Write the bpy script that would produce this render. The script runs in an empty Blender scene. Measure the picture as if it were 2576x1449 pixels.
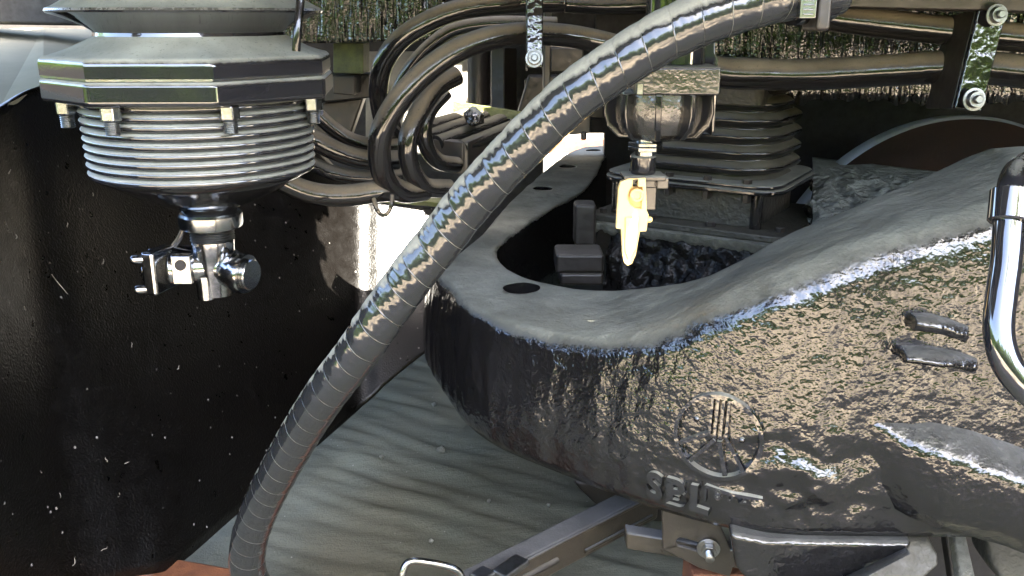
import bpy, bmesh, math, random
from mathutils import Vector, Matrix, noise
random.seed(7)
R = math.radians
scn = bpy.context.scene
COL = scn.collection

# ------------------------------------------------------------------ camera
CAM_H, PITCH, FPX = 1.10, R(17.0), 2231.0        # height, downward tilt, focal length in 2576-px picture units
cd = bpy.data.cameras.new('camera'); cam = bpy.data.objects.new('camera', cd); COL.objects.link(cam)
cam.location = (0, 0, CAM_H); cam.rotation_euler = (R(90) - PITCH, 0, 0)
cd.sensor_width = 36; cd.lens = 36 * FPX / 2576; cd.clip_end = 500; cd.clip_start = 0.02
scn.camera = cam

# ------------------------------------------------------------------ sun, sky, exposure
SUN = Vector((0.28, -0.50, 0.82)).normalized()   # direction towards the sun
w = bpy.data.worlds.new('World'); scn.world = w; w.use_nodes = True
nt = w.node_tree; bg = nt.nodes['Background']
sky = nt.nodes.new('ShaderNodeTexSky'); sky.sky_type = 'NISHITA'; sky.sun_disc = False
sky.sun_elevation = math.asin(SUN.z); sky.sun_rotation = math.atan2(SUN.x, SUN.y)
sky.air_density = 0.8; sky.dust_density = 3.0
nt.links.new(sky.outputs[0], bg.inputs[0]); bg.inputs[1].default_value = 0.09
sd = bpy.data.lights.new('sun', 'SUN'); sd.energy = 5.0; sd.angle = R(0.53); sd.color = (1, 0.93, 0.8)
so = bpy.data.objects.new('sun', sd); COL.objects.link(so)
so.rotation_euler = (-SUN).to_track_quat('-Z', 'Y').to_euler()
vs = scn.view_settings; vs.view_transform = 'Standard'; vs.look = 'None'; vs.gamma = 1.0
vs.use_curve_mapping = False; vs.exposure = 4.9
cy = scn.cycles
cy.max_bounces = 8; cy.glossy_bounces = 5; cy.diffuse_bounces = 4; cy.sample_clamp_indirect = 6
cy.use_denoising = True

# ------------------------------------------------------------------ pixel rays -> places in the world
CP, SP = math.cos(PITCH), math.sin(PITCH)
def ray(u, v):
    x = (u - 1288) / FPX; y = (724.5 - v) / FPX
    return Vector((x, CP + y * SP, -SP + y * CP))
def P(u, v, Y):
    d = ray(u, v); t = Y / d.y
    return Vector((d.x * t, Y, CAM_H + d.z * t))
def PZ(u, v, z):
    d = ray(u, v); t = (z - CAM_H) / d.z
    return Vector((d.x * t, d.y * t, z))

# ------------------------------------------------------------------ materials
def newmat(name):
    m = bpy.data.materials.new(name); m.use_nodes = True
    return m, m.node_tree.nodes, m.node_tree.links, m.node_tree.nodes['Principled BSDF']
def nnoise(N, L, vec, scale, detail=4, rough=0.55):
    n = N.new('ShaderNodeTexNoise'); n.inputs['Scale'].default_value = scale
    n.inputs['Detail'].default_value = detail; n.inputs['Roughness'].default_value = rough
    L.new(vec, n.inputs['Vector']); return n.outputs['Fac']
def nmap(N, L, val, a, b, c=0.0, d=1.0):
    n = N.new('ShaderNodeMapRange'); L.new(val, n.inputs[0])
    for i, x in zip((1, 2, 3, 4), (a, b, c, d)): n.inputs[i].default_value = x
    return n.outputs[0]
def nmath(N, L, op, a, b):
    n = N.new('ShaderNodeMath'); n.operation = op
    for i, x in enumerate((a, b)):
        if isinstance(x, (int, float)): n.inputs[i].default_value = x
        else: L.new(x, n.inputs[i])
    return n.outputs[0]
def nmix(N, L, fac, a, b):
    n = N.new('ShaderNodeMix'); n.data_type = 'RGBA'
    for i, x in ((0, fac), (6, a), (7, b)):
        if isinstance(x, (int, float)): n.inputs[i].default_value = x
        elif isinstance(x, tuple): n.inputs[i].default_value = (*x, 1)
        else: L.new(x, n.inputs[i])
    return n.outputs[2]
def nvec(N, L, stretch=(1, 1, 1), rot=(0, 0, 0), coord='Object'):
    tc = N.new('ShaderNodeTexCoord'); mp = N.new('ShaderNodeMapping')
    mp.inputs['Scale'].default_value = stretch; mp.inputs['Rotation'].default_value = rot
    L.new(tc.outputs[coord], mp.inputs[0]); return mp.outputs[0]
def nbump(N, L, h, strength, dist, prev=None):
    b = N.new('ShaderNodeBump'); b.inputs['Strength'].default_value = strength; b.inputs['Distance'].default_value = dist
    L.new(h, b.inputs['Height'])
    if prev is not None: L.new(prev, b.inputs['Normal'])
    return b.outputs[0]

DUST = (0.27, 0.262, 0.21)
def paint(name, base=(0.010, 0.010, 0.011), rough=0.12, bumps=(), dust=(0.55, 0.95), dustcol=DUST, dustmax=0.93,
          fleck=None, ior=1.55, stain=None, wear=None, film=0.0):
    """dark gloss paint with dust settled on whatever faces up; bumps = (scale, strength, distance, stretch)"""
    m, N, L, B = newmat(name)
    v = nvec(N, L)
    g = N.new('ShaderNodeNewGeometry'); sp = N.new('ShaderNodeSeparateXYZ'); L.new(g.outputs['Normal'], sp.inputs[0])
    n1 = nnoise(N, L, v, 34, 6, 0.65); n2 = nnoise(N, L, v, 260, 3, 0.7)
    wob = nmath(N, L, 'ADD', nmath(N, L, 'MULTIPLY', nmath(N, L, 'SUBTRACT', n1, 0.5), 0.42),
                nmath(N, L, 'MULTIPLY', nmath(N, L, 'SUBTRACT', n2, 0.5), 0.30))
    up = nmath(N, L, 'ADD', sp.outputs[2], wob)
    mask = nmap(N, L, up, dust[0], dust[1], film, dustmax)
    if film: mask = nmath(N, L, 'MULTIPLY', mask, 1.0)
    dc = nmix(N, L, nmap(N, L, nnoise(N, L, v, 12, 5), 0.35, 0.7), tuple(c * 0.62 for c in dustcol), dustcol)
    dc = nmix(N, L, nmap(N, L, n2, 0.58, 0.75, 0, 0.7), dc, (0.05, 0.05, 0.045))
    bc = base
    if stain:
        bc = nmix(N, L, nmap(N, L, nnoise(N, L, v, stain[1], 6, 0.7), 0.5, 0.7), base, stain[0])
    if wear:
        bc = nmix(N, L, nmap(N, L, nnoise(N, L, nvec(N, L, wear[2]), wear[1], 5, 0.75), wear[3], wear[3] + 0.05), bc if not isinstance(bc, tuple) else bc, wear[0])
    if fleck:
        vo = N.new('ShaderNodeTexVoronoi'); vo.inputs['Scale'].default_value = fleck[0]; L.new(v, vo.inputs['Vector'])
        big = nmap(N, L, nnoise(N, L, v, 30, 3), 0.45, 0.6)
        f = nmath(N, L, 'MULTIPLY', nmap(N, L, vo.outputs['Distance'], fleck[1], fleck[1] * 0.6), big)
        bc = nmix(N, L, f, bc, (0.22, 0.21, 0.2))
    L.new(nmix(N, L, mask, bc, dc), B.inputs['Base Color'])
    rr = nmap(N, L, n1, 0.3, 0.75, rough * 0.75, rough * 1.35)
    mr = N.new('ShaderNodeMix'); L.new(mask, mr.inputs[0]); L.new(rr, mr.inputs[2]); mr.inputs[3].default_value = 0.95
    L.new(mr.outputs[0], B.inputs['Roughness'])
    ms = nmap(N, L, mask, 0, 0.9, 0.5, 0.08); L.new(ms, B.inputs['Specular IOR Level'])
    B.inputs['IOR'].default_value = ior
    prev = None
    for b in bumps:
        sc, st, di = b[:3]; vv = nvec(N, L, b[3]) if len(b) > 3 else v
        prev = nbump(N, L, nnoise(N, L, vv, sc, 1.5, 0.5), st, di, prev)
    if prev is not None: L.new(prev, B.inputs['Normal'])
    return m
def simple(name, col, rough=0.5, metal=0.0, bump=None, var=None, spec=0.5):
    m, N, L, B = newmat(name); v = nvec(N, L)
    if var:
        c = nmix(N, L, nmap(N, L, nnoise(N, L, v, var[1], 6, 0.7), 0.35, 0.68), col, var[0]); L.new(c, B.inputs['Base Color'])
    else: B.inputs['Base Color'].default_value = (*col, 1)
    B.inputs['Roughness'].default_value = rough; B.inputs['Metallic'].default_value = metal
    B.inputs['Specular IOR Level'].default_value = spec
    if bump: L.new(nbump(N, L, nnoise(N, L, v, bump[0], 5, 0.65), bump[1], bump[2]), B.inputs['Normal'])
    return m

M = {}
M['gloss'] = paint('black_gloss_paint', rough=0.10, bumps=((18, 0.25, 0.004), (400, 0.12, 0.0006)), dust=(0.35, 0.9), ior=1.6)
M['housing'] = paint('housing_paint', base=(0.014, 0.014, 0.016), rough=0.055, bumps=((300, 0.06, 0.0005),), dust=(0.28, 0.80), ior=1.9,
                     dustcol=(0.36, 0.365, 0.305), wear=((0.25, 0.24, 0.22), 55, (1, 1, 0.6), 0.74))
M['cast'] = paint('cast_black_paint', base=(0.008, 0.0075, 0.0075), rough=0.125, ior=1.66,
                  bumps=((7, 0.15, 0.03), (26, 0.30, 0.012, (1, 1, 0.10)), (45, 0.32, 0.010), (150, 0.32, 0.0034), (260, 0.20, 0.0016)), dust=(0.44, 0.96), dustcol=(0.24, 0.242, 0.198))
M['cast2'] = paint('cast_black_paint_cleaner', base=(0.008, 0.0075, 0.0075), rough=0.125, ior=1.66,
                  bumps=((7, 0.15, 0.03), (26, 0.30, 0.012, (1, 1, 0.10)), (45, 0.32, 0.010), (150, 0.32, 0.0034), (260, 0.20, 0.0016)), dust=(0.44, 0.96), dustcol=(0.205, 0.205, 0.185), dustmax=0.35)
M['barpaint'] = paint('bracket_gloss_paint', rough=0.07, ior=1.75, bumps=((30, 0.25, 0.008), (120, 0.22, 0.003)), dust=(0.7, 1.0))
M['semi'] = paint('semi_gloss_cast_paint', base=(0.02, 0.018, 0.016), rough=0.22, ior=1.85, bumps=((60, 0.3, 0.004), (220, 0.4, 0.0016)), dust=(0.45, 0.9))
M['lug'] = paint('rough_cast_paint', base=(0.012, 0.011, 0.011), rough=0.08, ior=1.75,
                 bumps=((14, 0.35, 0.02), (50, 0.3, 0.008), (110, 0.35, 0.004)), dust=(0.78, 1.25), dustcol=(0.26, 0.26, 0.23), dustmax=0.3)
M['cable'] = paint('black_cable_rubber', base=(0.012, 0.011, 0.011), rough=0.11, bumps=((9, 0.25, 0.006), (60, 0.25, 0.002, (1, 1, 1))), dust=(0.08, 0.46),
                   dustcol=(0.20, 0.168, 0.12), ior=1.6)
M['plate'] = paint('guard_plate_paint', base=(0.0016, 0.0013, 0.0011), rough=0.34, bumps=((6, 0.04, 0.01, (1, 1, 0.25)), (230, 0.6, 0.0018)), dust=(0.95, 1.3), fleck=(34, 0.10), ior=1.38,
                   dustcol=(0.25, 0.255, 0.225))
M['shelf'] = simple('dusty_shelf', (0.27, 0.25, 0.18), 0.95, 0, (80, 0.2, 0.001), ((0.23, 0.215, 0.155), 6), 0.0)
M['corrugated'] = paint('streaked_paint', base=(0.012, 0.011, 0.009), rough=0.10, bumps=((60, 1.0, 0.012, (1, 1, 0.05)), (160, 0.5, 0.003)), dust=(0.6, 1.0), ior=1.8)
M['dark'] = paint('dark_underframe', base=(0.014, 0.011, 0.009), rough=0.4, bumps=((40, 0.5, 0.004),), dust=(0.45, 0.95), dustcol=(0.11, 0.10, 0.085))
M['void'] = paint('deep_shade_black', base=(0.012, 0.009, 0.007), rough=0.7, bumps=((20, 0.4, 0.004),), dust=(0.6, 1.0), dustcol=(0.06, 0.05, 0.045))  # near-black colour stands in for deep shade under the train
M['grime'] = paint('oily_grit', base=(0.012, 0.011, 0.010), rough=0.16, bumps=((45, 1.0, 0.014), (150, 0.8, 0.005)), dust=(0.55, 0.98), dustcol=(0.25, 0.265, 0.23), dustmax=0.9)
M['oily'] = paint('oily_black_grit', base=(0.007, 0.0065, 0.006), rough=0.24, bumps=((45, 0.5, 0.010), (130, 0.5, 0.004)), dust=(0.9, 1.2), dustmax=0.2, ior=1.22)
M['gaiter'] = paint('rubber_gaiter', base=(0.014, 0.013, 0.012), rough=0.14, bumps=((30, 0.3, 0.003), (220, 0.2, 0.0008)), dust=(0.35, 0.85), dustcol=(0.12, 0.11, 0.08))
M['boxcast'] = paint('dusty_box_casting', base=(0.03, 0.029, 0.023), rough=0.33, bumps=((90, 0.7, 0.004), (240, 0.5, 0.0016)), dust=(0.4, 0.9), dustcol=(0.085, 0.08, 0.062), film=0.2)
M['silver'] = simple('silver_painted_steel', (0.30, 0.33, 0.36), 0.22, 1.0, (160, 0.2, 0.001), ((0.30, 0.29, 0.26), 40))
M['dullmetal'] = simple('dull_zinc', (0.30, 0.31, 0.31), 0.34, 1.0, (200, 0.25, 0.001), ((0.2, 0.19, 0.18), 60))
M['valve'] = simple('shiny_cast_valve', (0.50, 0.51, 0.52), 0.15, 1.0, (120, 0.2, 0.001), ((0.16, 0.16, 0.16), 50))
M['yellow'] = simple('yellow_plastic', (0.86, 0.60, 0.24), 0.35, 0, (300, 0.1, 0.0005))
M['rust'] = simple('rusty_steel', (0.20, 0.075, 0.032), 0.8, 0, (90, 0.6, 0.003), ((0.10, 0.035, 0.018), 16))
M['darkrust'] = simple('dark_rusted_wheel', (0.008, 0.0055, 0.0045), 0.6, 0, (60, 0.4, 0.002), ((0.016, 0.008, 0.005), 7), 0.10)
M['tread'] = simple('tread_rim_highlight', (0.30, 0.34, 0.40), 0.35, 0.3)  # pale blue base colour painted in for the bright highlight on the polished rim
M['pale'] = simple('pale_dusty_panel', (0.24, 0.225, 0.20), 0.75, 0, (60, 0.3, 0.002), ((0.15, 0.135, 0.115), 9))
M['moss'] = simple('mossy_ledge', (0.05, 0.055, 0.022), 0.55, 0, (110, 0.8, 0.004), ((0.11, 0.12, 0.03), 30))
M['crust'] = simple('grey_crust', (0.14, 0.14, 0.115), 0.7, 0, (120, 0.9, 0.005), ((0.07, 0.07, 0.055), 40))
M['barmetal'] = paint('worn_channel_steel', base=(0.026, 0.021, 0.015), rough=0.35, bumps=((60, 0.3, 0.002), (250, 0.3, 0.001)), dust=(0.55, 0.9), dustcol=(0.115, 0.115, 0.115),
                      stain=((0.055, 0.045, 0.03), 8))
M['chromepipe'] = paint('black_pipe_paint', base=(0.012, 0.012, 0.014), rough=0.05, bumps=((14, 0.12, 0.003),), dust=(0.86, 1.2), ior=2.0)

def hose_material():
    m, N, L, B = newmat('wrapped_black_hose')
    uv = N.new('ShaderNodeUVMap'); sp = N.new('ShaderNodeSeparateXYZ'); L.new(uv.outputs[0], sp.inputs[0])
    g = N.new('ShaderNodeNewGeometry'); sn = N.new('ShaderNodeSeparateXYZ'); L.new(g.outputs['Normal'], sn.inputs[0])
    v = nvec(N, L)
    ph = nmath(N, L, 'FRACT', nmath(N, L, 'ADD', sp.outputs[0], nmath(N, L, 'MULTIPLY', sp.outputs[1], 1.0)), 0)
    seam = nmap(N, L, nmath(N, L, 'ABSOLUTE', nmath(N, L, 'SUBTRACT', ph, 0.5), 0), 0.475, 0.5)
    n1 = nnoise(N, L, v, 60, 6, 0.65); n2 = nnoise(N, L, v, 300, 3)
    up = nmath(N, L, 'ADD', sn.outputs[2], nmath(N, L, 'MULTIPLY', nmath(N, L, 'SUBTRACT', n1, 0.5), 0.25))
    dust = nmap(N, L, up, 0.42, 0.55, 0.03, 0.9)
    seamvis = nmath(N, L, 'MULTIPLY', seam, nmap(N, L, nnoise(N, L, v, 25, 3), 0.35, 0.6, 0.15, 0.8))
    mask = nmath(N, L, 'MAXIMUM', dust, nmath(N, L, 'MULTIPLY', seamvis, 0.5))
    dc = nmix(N, L, n2, (0.16, 0.16, 0.13), (0.28, 0.27, 0.22))
    L.new(nmix(N, L, mask, (0.009, 0.010, 0.012), dc), B.inputs['Base Color'])
    mr = N.new('ShaderNodeMix'); L.new(mask, mr.inputs[0]); mr.inputs[2].default_value = 0.075; mr.inputs[3].default_value = 0.8
    L.new(mr.outputs[0], B.inputs['Roughness']); B.inputs['IOR'].default_value = 1.62
    L.new(nmap(N, L, mask, 0, 1, 0.5, 0.1), B.inputs['Specular IOR Level'])
    b = nbump(N, L, nnoise(N, L, nvec(N, L, (26, 5, 1), coord='UV'), 1.0, 3, 0.5), 0.0, 0.002)
    b = nbump(N, L, seam, 0.5, 0.0012, b)
    b = nbump(N, L, n1, 0.10, 0.002, b)
    L.new(b, B.inputs['Normal'])
    return m
M['hose'] = hose_material()

def fabric_material():
    m, N, L, B = newmat('geotextile_ground_cover')
    v = nvec(N, L)
    big = nnoise(N, L, v, 1.6, 5, 0.6); fine = nnoise(N, L, v, 230, 3, 0.7); mid = nnoise(N, L, v, 9, 5, 0.65)
    c = nmix(N, L, nmap(N, L, big, 0.35, 0.65), (0.122, 0.114, 0.080), (0.106, 0.113, 0.088))
    c = nmix(N, L, nmap(N, L, mid, 0.5, 0.72, 0, 0.55), c, (0.085, 0.080, 0.052))
    c = nmix(N, L, nmap(N, L, fine, 0.35, 0.7, 0.35, 0.0), c, (0.05, 0.055, 0.048))
    vo = N.new('ShaderNodeTexVoronoi'); vo.inputs['Scale'].default_value = 22; L.new(v, vo.inputs['Vector'])
    c = nmix(N, L, nmap(N, L, vo.outputs['Distance'], 0.05, 0.03, 0, 0.7), c, (0.3, 0.29, 0.25))
    L.new(c, B.inputs['Base Color']); B.inputs['Roughness'].default_value = 0.85; B.inputs['Specular IOR Level'].default_value = 0.15
    b = nbump(N, L, nnoise(N, L, nvec(N, L, (4, 22, 1), (0, 0, R(28))), 1.0, 4), 0.35, 0.012)
    b = nbump(N, L, fine, 0.5, 0.003, b); L.new(b, B.inputs['Normal'])
    return m
M['fabric'] = fabric_material()
M['gravel'] = simple('tan_gravel', (0.52, 0.43, 0.31), 0.9, 0, (30, 0.8, 0.02), ((0.26, 0.20, 0.14), 5))
M['nearshade'] = simple('near_shade_ground', (0.15, 0.135, 0.11), 0.9, 0, (40, 0.8, 0.02), ((0.05, 0.045, 0.04), 8))  # dark colour stands in for shaded ground in the reflections
M['grass'] = simple('reflected_dark_grass', (0.05, 0.085, 0.02), 0.9, 0, (40, 0.8, 0.03), ((0.03, 0.05, 0.012), 6))
M['lawn'] = simple('reflected_bright_grass', (0.10, 0.17, 0.03), 0.9, 0, (40, 0.8, 0.03), ((0.06, 0.10, 0.02), 6))  # brighter copy of the grass colour, for green reflections
M['concrete'] = simple('pale_concrete', (0.22, 0.20, 0.18), 0.9, 0, (20, 0.3, 0.004), ((0.16, 0.15, 0.13), 3))
M['bark'] = simple('bark', (0.09, 0.065, 0.045), 0.9, 0, (30, 0.8, 0.01))
def leaf_material():
    m, N, L, B = newmat('sunlit_leaves')
    oi = N.new('ShaderNodeObjectInfo'); v = nvec(N, L)
    c = nmix(N, L, nmap(N, L, nnoise(N, L, v, 1.3, 4), 0.35, 0.65), (0.05, 0.12, 0.015), (0.12, 0.20, 0.022))
    L.new(c, B.inputs['Base Color']); B.inputs['Roughness'].default_value = 0.5
    t = N.new('ShaderNodeBsdfTranslucent'); L.new(nmix(N, L, 0.5, c, (0.25, 0.36, 0.03)), t.inputs[0])
    a = N.new('ShaderNodeMixShader'); a.inputs[0].default_value = 0.45
    out = N['Material Output']; L.new(B.outputs[0], a.inputs[1]); L.new(t.outputs[0], a.inputs[2]); L.new(a.outputs[0], out.inputs[0])
    return m
M['leaf'] = leaf_material()

# ------------------------------------------------------------------ builders
ORG = {}
def thing(name, label, cat, loc, group=None, rot=0.0):
    o = bpy.data.objects.new(name, None); COL.objects.link(o); o.location = loc; o.rotation_euler = (0, 0, rot)
    o.empty_display_size = 0.05
    o['label'] = label; o['category'] = cat
    if group: o['group'] = group
    ORG[o.name] = Matrix.Translation(Vector(loc)) @ Matrix.Rotation(rot, 4, 'Z')
    return o
def tag(o, label, cat, group=None):
    o['label'] = label; o['category'] = cat
    if group: o['group'] = group
    return o
def mesh(name, verts, faces, mat, parent=None, smooth=True, bevel=0.0, seg=2, label=None, local=False, sub=0, angle=40):
    """one mesh object; verts in world space unless local"""
    me = bpy.data.meshes.new(name); o = bpy.data.objects.new(name, me); COL.objects.link(o)
    if parent is not None:
        base = ORG[parent.name]; ORG[o.name] = base; o.parent = parent
        if not local:
            inv = base.inverted(); verts = [inv @ Vector(v) for v in verts]
    else:
        c = sum((Vector(v) for v in verts), Vector()) / len(verts)
        c.z = min(Vector(v).z for v in verts); verts = [Vector(v) - c for v in verts]; o.location = c
        ORG[o.name] = Matrix.Translation(c)
    me.from_pydata([tuple(v) for v in verts], [], faces)
    bm = bmesh.new(); bm.from_mesh(me); bmesh.ops.recalc_face_normals(bm, faces=bm.faces); bm.to_mesh(me); bm.free()
    me.materials.append(M[mat])
    if smooth:
        for p in me.polygons: p.use_smooth = True
    if bevel:
        b = o.modifiers.new('bevel', 'BEVEL'); b.width = bevel; b.segments = seg; b.limit_method = 'ANGLE'; b.angle_limit = R(30)
        b.harden_normals = bool(smooth)
    if sub:
        s = o.modifiers.new('sub', 'SUBSURF'); s.levels = sub; s.render_levels = sub
    if smooth and angle and not sub:
        try: me.set_sharp_from_angle(angle=R(angle))
        except Exception: pass
    if label: o['label'] = label
    return o
def join(*parts):
    V, F = [], []
    for v, f in parts:
        k = len(V); V += list(v); F += [tuple(i + k for i in q) for q in f]
    return V, F
def hexa(a, b, c, d, A, B_, C, D):
    return [a, b, c, d, A, B_, C, D], [(0, 1, 2, 3), (4, 5, 6, 7), (0, 1, 5, 4), (1, 2, 6, 5), (2, 3, 7, 6), (3, 0, 4, 7)]
def box(c, s, M3=None):
    c = Vector(c); out = []
    for z in (-1, 1):
        for x, y in ((-1, -1), (1, -1), (1, 1), (-1, 1)):
            d = Vector((x * s[0] / 2, y * s[1] / 2, z * s[2] / 2))
            out.append(c + (M3 @ d if M3 is not None else d))
    return hexa(*out)
def prism(poly, ext):
    n = len(poly); ext = Vector(ext)
    V = [Vector(p) for p in poly] + [Vector(p) + ext for p in poly]
    return V, [tuple(range(n)), tuple(range(n, 2 * n))] + [(i, (i + 1) % n, n + (i + 1) % n, n + i) for i in range(n)]
def catmull(pts, n):
    pts = [Vector(p) for p in pts]; q = [2 * pts[0] - pts[1]] + pts + [2 * pts[-1] - pts[-2]]; out = []
    m = len(pts) - 1
    for k in range(n + 1):
        t = k / n * m; i = min(int(t), m - 1); t -= i
        a, b, c, d = q[i:i + 4]
        out.append(0.5 * ((2 * b) + (c - a) * t + (2 * a - 5 * b + 4 * c - d) * t * t + (3 * b - a - 3 * c + d) * t ** 3))
    return out
def resample(pts, n):
    L = [0]
    for a, b in zip(pts, pts[1:]): L.append(L[-1] + (b - a).length)
    out = []; j = 0
    for k in range(n + 1):
        s = L[-1] * k / n
        while j < len(L) - 2 and L[j + 1] < s: j += 1
        t = (s - L[j]) / max(1e-9, L[j + 1] - L[j]); out.append(pts[j].lerp(pts[j + 1], min(1, t)))
    return out, L[-1]
def frames(path):
    T = [(path[min(i + 1, len(path) - 1)] - path[max(i - 1, 0)]).normalized() for i in range(len(path))]
    n = Vector((0, 0, 1)) if abs(T[0].z) < 0.9 else Vector((0, 1, 0))
    n = (n - T[0] * n.dot(T[0])).normalized(); out = []
    for t in T:
        n = (n - t * n.dot(t)).normalized(); out.append((t, n, t.cross(n)))
    return out
def tube(ctrl, r, n=60, seg=20, rf=None, caps=True):
    path, L = resample(catmull(ctrl, 300), n) if len(ctrl) > 2 else resample([Vector(p) for p in ctrl], n)
    V, F = [], []
    for i, (p, (t, a, b)) in enumerate(zip(path, frames(path))):
        for j in range(seg):
            th = 2 * math.pi * j / seg; rr = r * (rf(i / n, j / seg, p) if rf else 1)
            V.append(p + (a * math.cos(th) + b * math.sin(th)) * rr)
    for i in range(n):
        for j in range(seg):
            F.append((i * seg + j, i * seg + (j + 1) % seg, (i + 1) * seg + (j + 1) % seg, (i + 1) * seg + j))
    if caps: F += [tuple(range(seg)), tuple(range(n * seg, (n + 1) * seg))]
    return V, F
def lathe(c, prof, seg=64, axis=None, cap=True, rf=None):
    """prof = [(radius, height)] about axis (default up)"""
    c = Vector(c); A = Vector(axis or (0, 0, 1)).normalized()
    q = A.to_track_quat('Z', 'Y').to_matrix() if axis else Matrix.Identity(3)
    V, F = [], []
    for r, h in prof:
        for j in range(seg):
            th = 2 * math.pi * j / seg; k = rf(th, h) if rf else 1
            V.append(c + q @ Vector((r * k * math.cos(th), r * k * math.sin(th), h)))
    for i in range(len(prof) - 1):
        for j in range(seg):
            F.append((i * seg + j, i * seg + (j + 1) % seg, (i + 1) * seg + (j + 1) % seg, (i + 1) * seg + j))
    if cap: F += [tuple(range(seg)), tuple(range((len(prof) - 1) * seg, len(prof) * seg))]
    return V, F
def cyl(c, r, h, axis=None, seg=24): return lathe(c, [(r, 0), (r, h)], seg, axis)
def thread(c, r, h, axis=None, turns=8, seg=20):
    prof = []
    for k in range(turns):
        z = h * k / turns; prof += [(r * 0.86, z), (r, z + h / turns * 0.5)]
    prof.append((r * 0.8, h)); return lathe(c, prof, seg, axis)
def setstruct(o): o['kind'] = 'structure'; return o
def roughen(vf, amp, scale, seed=0.0):
    return [Vector(v) + Vector(noise.noise_vector(Vector(v) * scale + Vector((seed, seed, seed)))) * amp for v in vf[0]], vf[1]

# ------------------------------------------------------------------ ground and far setting
def ground():
    nx, ny = 420, 300; x0, x1, y0, y1 = -3.4, 3.0, 0.35, 4.3
    V, F = [], []
    for j in range(ny + 1):
        for i in range(nx + 1):
            x = x0 + (x1 - x0) * i / nx; y = y0 + (y1 - y0) * j / ny
            s = x * 0.88 + y * -0.47; t = x * 0.47 + y * 0.88
            a = noise.noise(Vector((s * 2.2, t * 15.0, 0))); b = noise.noise(Vector((s * 5 + 9, t * 34, 3)))
            e = min(1, (y - y0) * 4, (y1 - y) * 4)
            z = (0.010 * max(0, noise.noise(Vector((x * 1.7 + 4, y * 1.7, 2))) + .25) * 2 * (1 - abs(a) * 1.8) * (0.5 + noise.noise(Vector((x * 2, y * 2, 11)))) + 0.010 * b + 0.012 * noise.noise(Vector((x * 1.2, y * 1.2, 7)))) * max(0, e)
            V.append((x, y, z))
    for j in range(ny):
        for i in range(nx):
            a = j * (nx + 1) + i; F.append((a, a + 1, a + nx + 2, a + nx + 1))
    o = mesh('ground', V, F, 'fabric', angle=0); setstruct(o)
    g = mesh('gravel', [(-60, -60, -0.03), (60, -60, -0.03), (60, 60, -0.03), (-60, 60, -0.03)], [(0, 1, 2, 3)], 'gravel', smooth=False); setstruct(g)
ground()

# openings added in the unseen floor to aim sunlight at lever, plate and panel
HANDLE_AT = P(1590, 560, 1.33)
SUNHOLES = ([(P(1598 - k * 1.6, 462 + k * 13, 1.33), 0.011) for k in range(15)] + [(P(1100, 240, 2.85), 0.10)] +
            [(P(*q), 0.085) for q in ((880, 570, 2.41), (940, 560, 2.41), (1010, 560, 2.41), (1050, 620, 2.37), (900, 640, 2.36), (960, 640, 2.36), (1000, 720, 2.30), (930, 720, 2.30), (855, 600, 2.33), (870, 690, 2.28))])
def carriage_floor():
    z = 1.42; st = 0.0125; x0, x1, y0, y1 = -1.2, 4.0, 0.60, 3.7
    nx, ny = int((x1 - x0) / st), int((y1 - y0) / st)
    hol = [(t + SUN * ((z - t.z) / SUN.z), r) for t, r in SUNHOLES]
    V = [(x0 + i * st, y0 + j * st, z) for j in range(ny + 1) for i in range(nx + 1)]; F = []
    for j in range(ny):
        for i in range(nx):
            c = Vector((x0 + (i + .5) * st, y0 + (j + .5) * st, 0))
            if -1 < c.x < 2.5 and any((c - Vector((h.x, h.y, 0))).length < r for h, r in hol): continue
            a = j * (nx + 1) + i; F.append((a, a + 1, a + nx + 2, a + nx + 1))
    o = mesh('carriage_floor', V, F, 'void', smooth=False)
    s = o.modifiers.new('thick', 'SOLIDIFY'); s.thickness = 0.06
    tag(o, 'dark unseen carriage floor over the bogie, with openings added for sunlight', 'carriage floor')
carriage_floor()
def leafcloud(n, fn, size):
    V, F = [], []
    for _ in range(n):
        c = Vector(fn()); s = size * random.uniform(.6, 1.4)
        a = Vector((random.gauss(0, 1), random.gauss(0, 1), random.gauss(0, 1))).normalized()
        b = a.orthogonal().normalized(); b.rotate(Matrix.Rotation(random.random() * 6.3, 3, a)); d = a.cross(b)
        k = len(V); V += [c - b * s, c + d * s * .5, c + b * s, c - d * s * .5]; F.append((k, k + 1, k + 2, k + 3))
    return V, F
def trees():
    for k in range(7):
        x = -9 + k * 3.0 + random.uniform(-.5, .5); y = -7.5 + random.uniform(-.7, .7); h = random.uniform(2.6, 3.9)
        t = thing('bushy_tree', 'bushy green tree facing the train across the gravel', 'tree', (x, y, 0), 'trees facing the train')
        mesh('trunk', *tube([(x, y, 0), (x + .05, y, h * .3), (x, y + .05, h * .7)], 0.09, 8, 10), 'bark', t)
        def fn():
            while 1:
                p = Vector((random.uniform(-1, 1), random.uniform(-1, 1), random.uniform(-1, 1)))
                if p.length < 1 and noise.noise(p * 2.2 + Vector((k * 5, 0, 0))) > -0.22: return (x + p.x * 1.9, y + p.y * 1.2, h * .5 + p.z * h * .52)
        mesh('crown', *leafcloud(2600, fn, 0.13), 'leaf', t, smooth=False)
trees()
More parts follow.
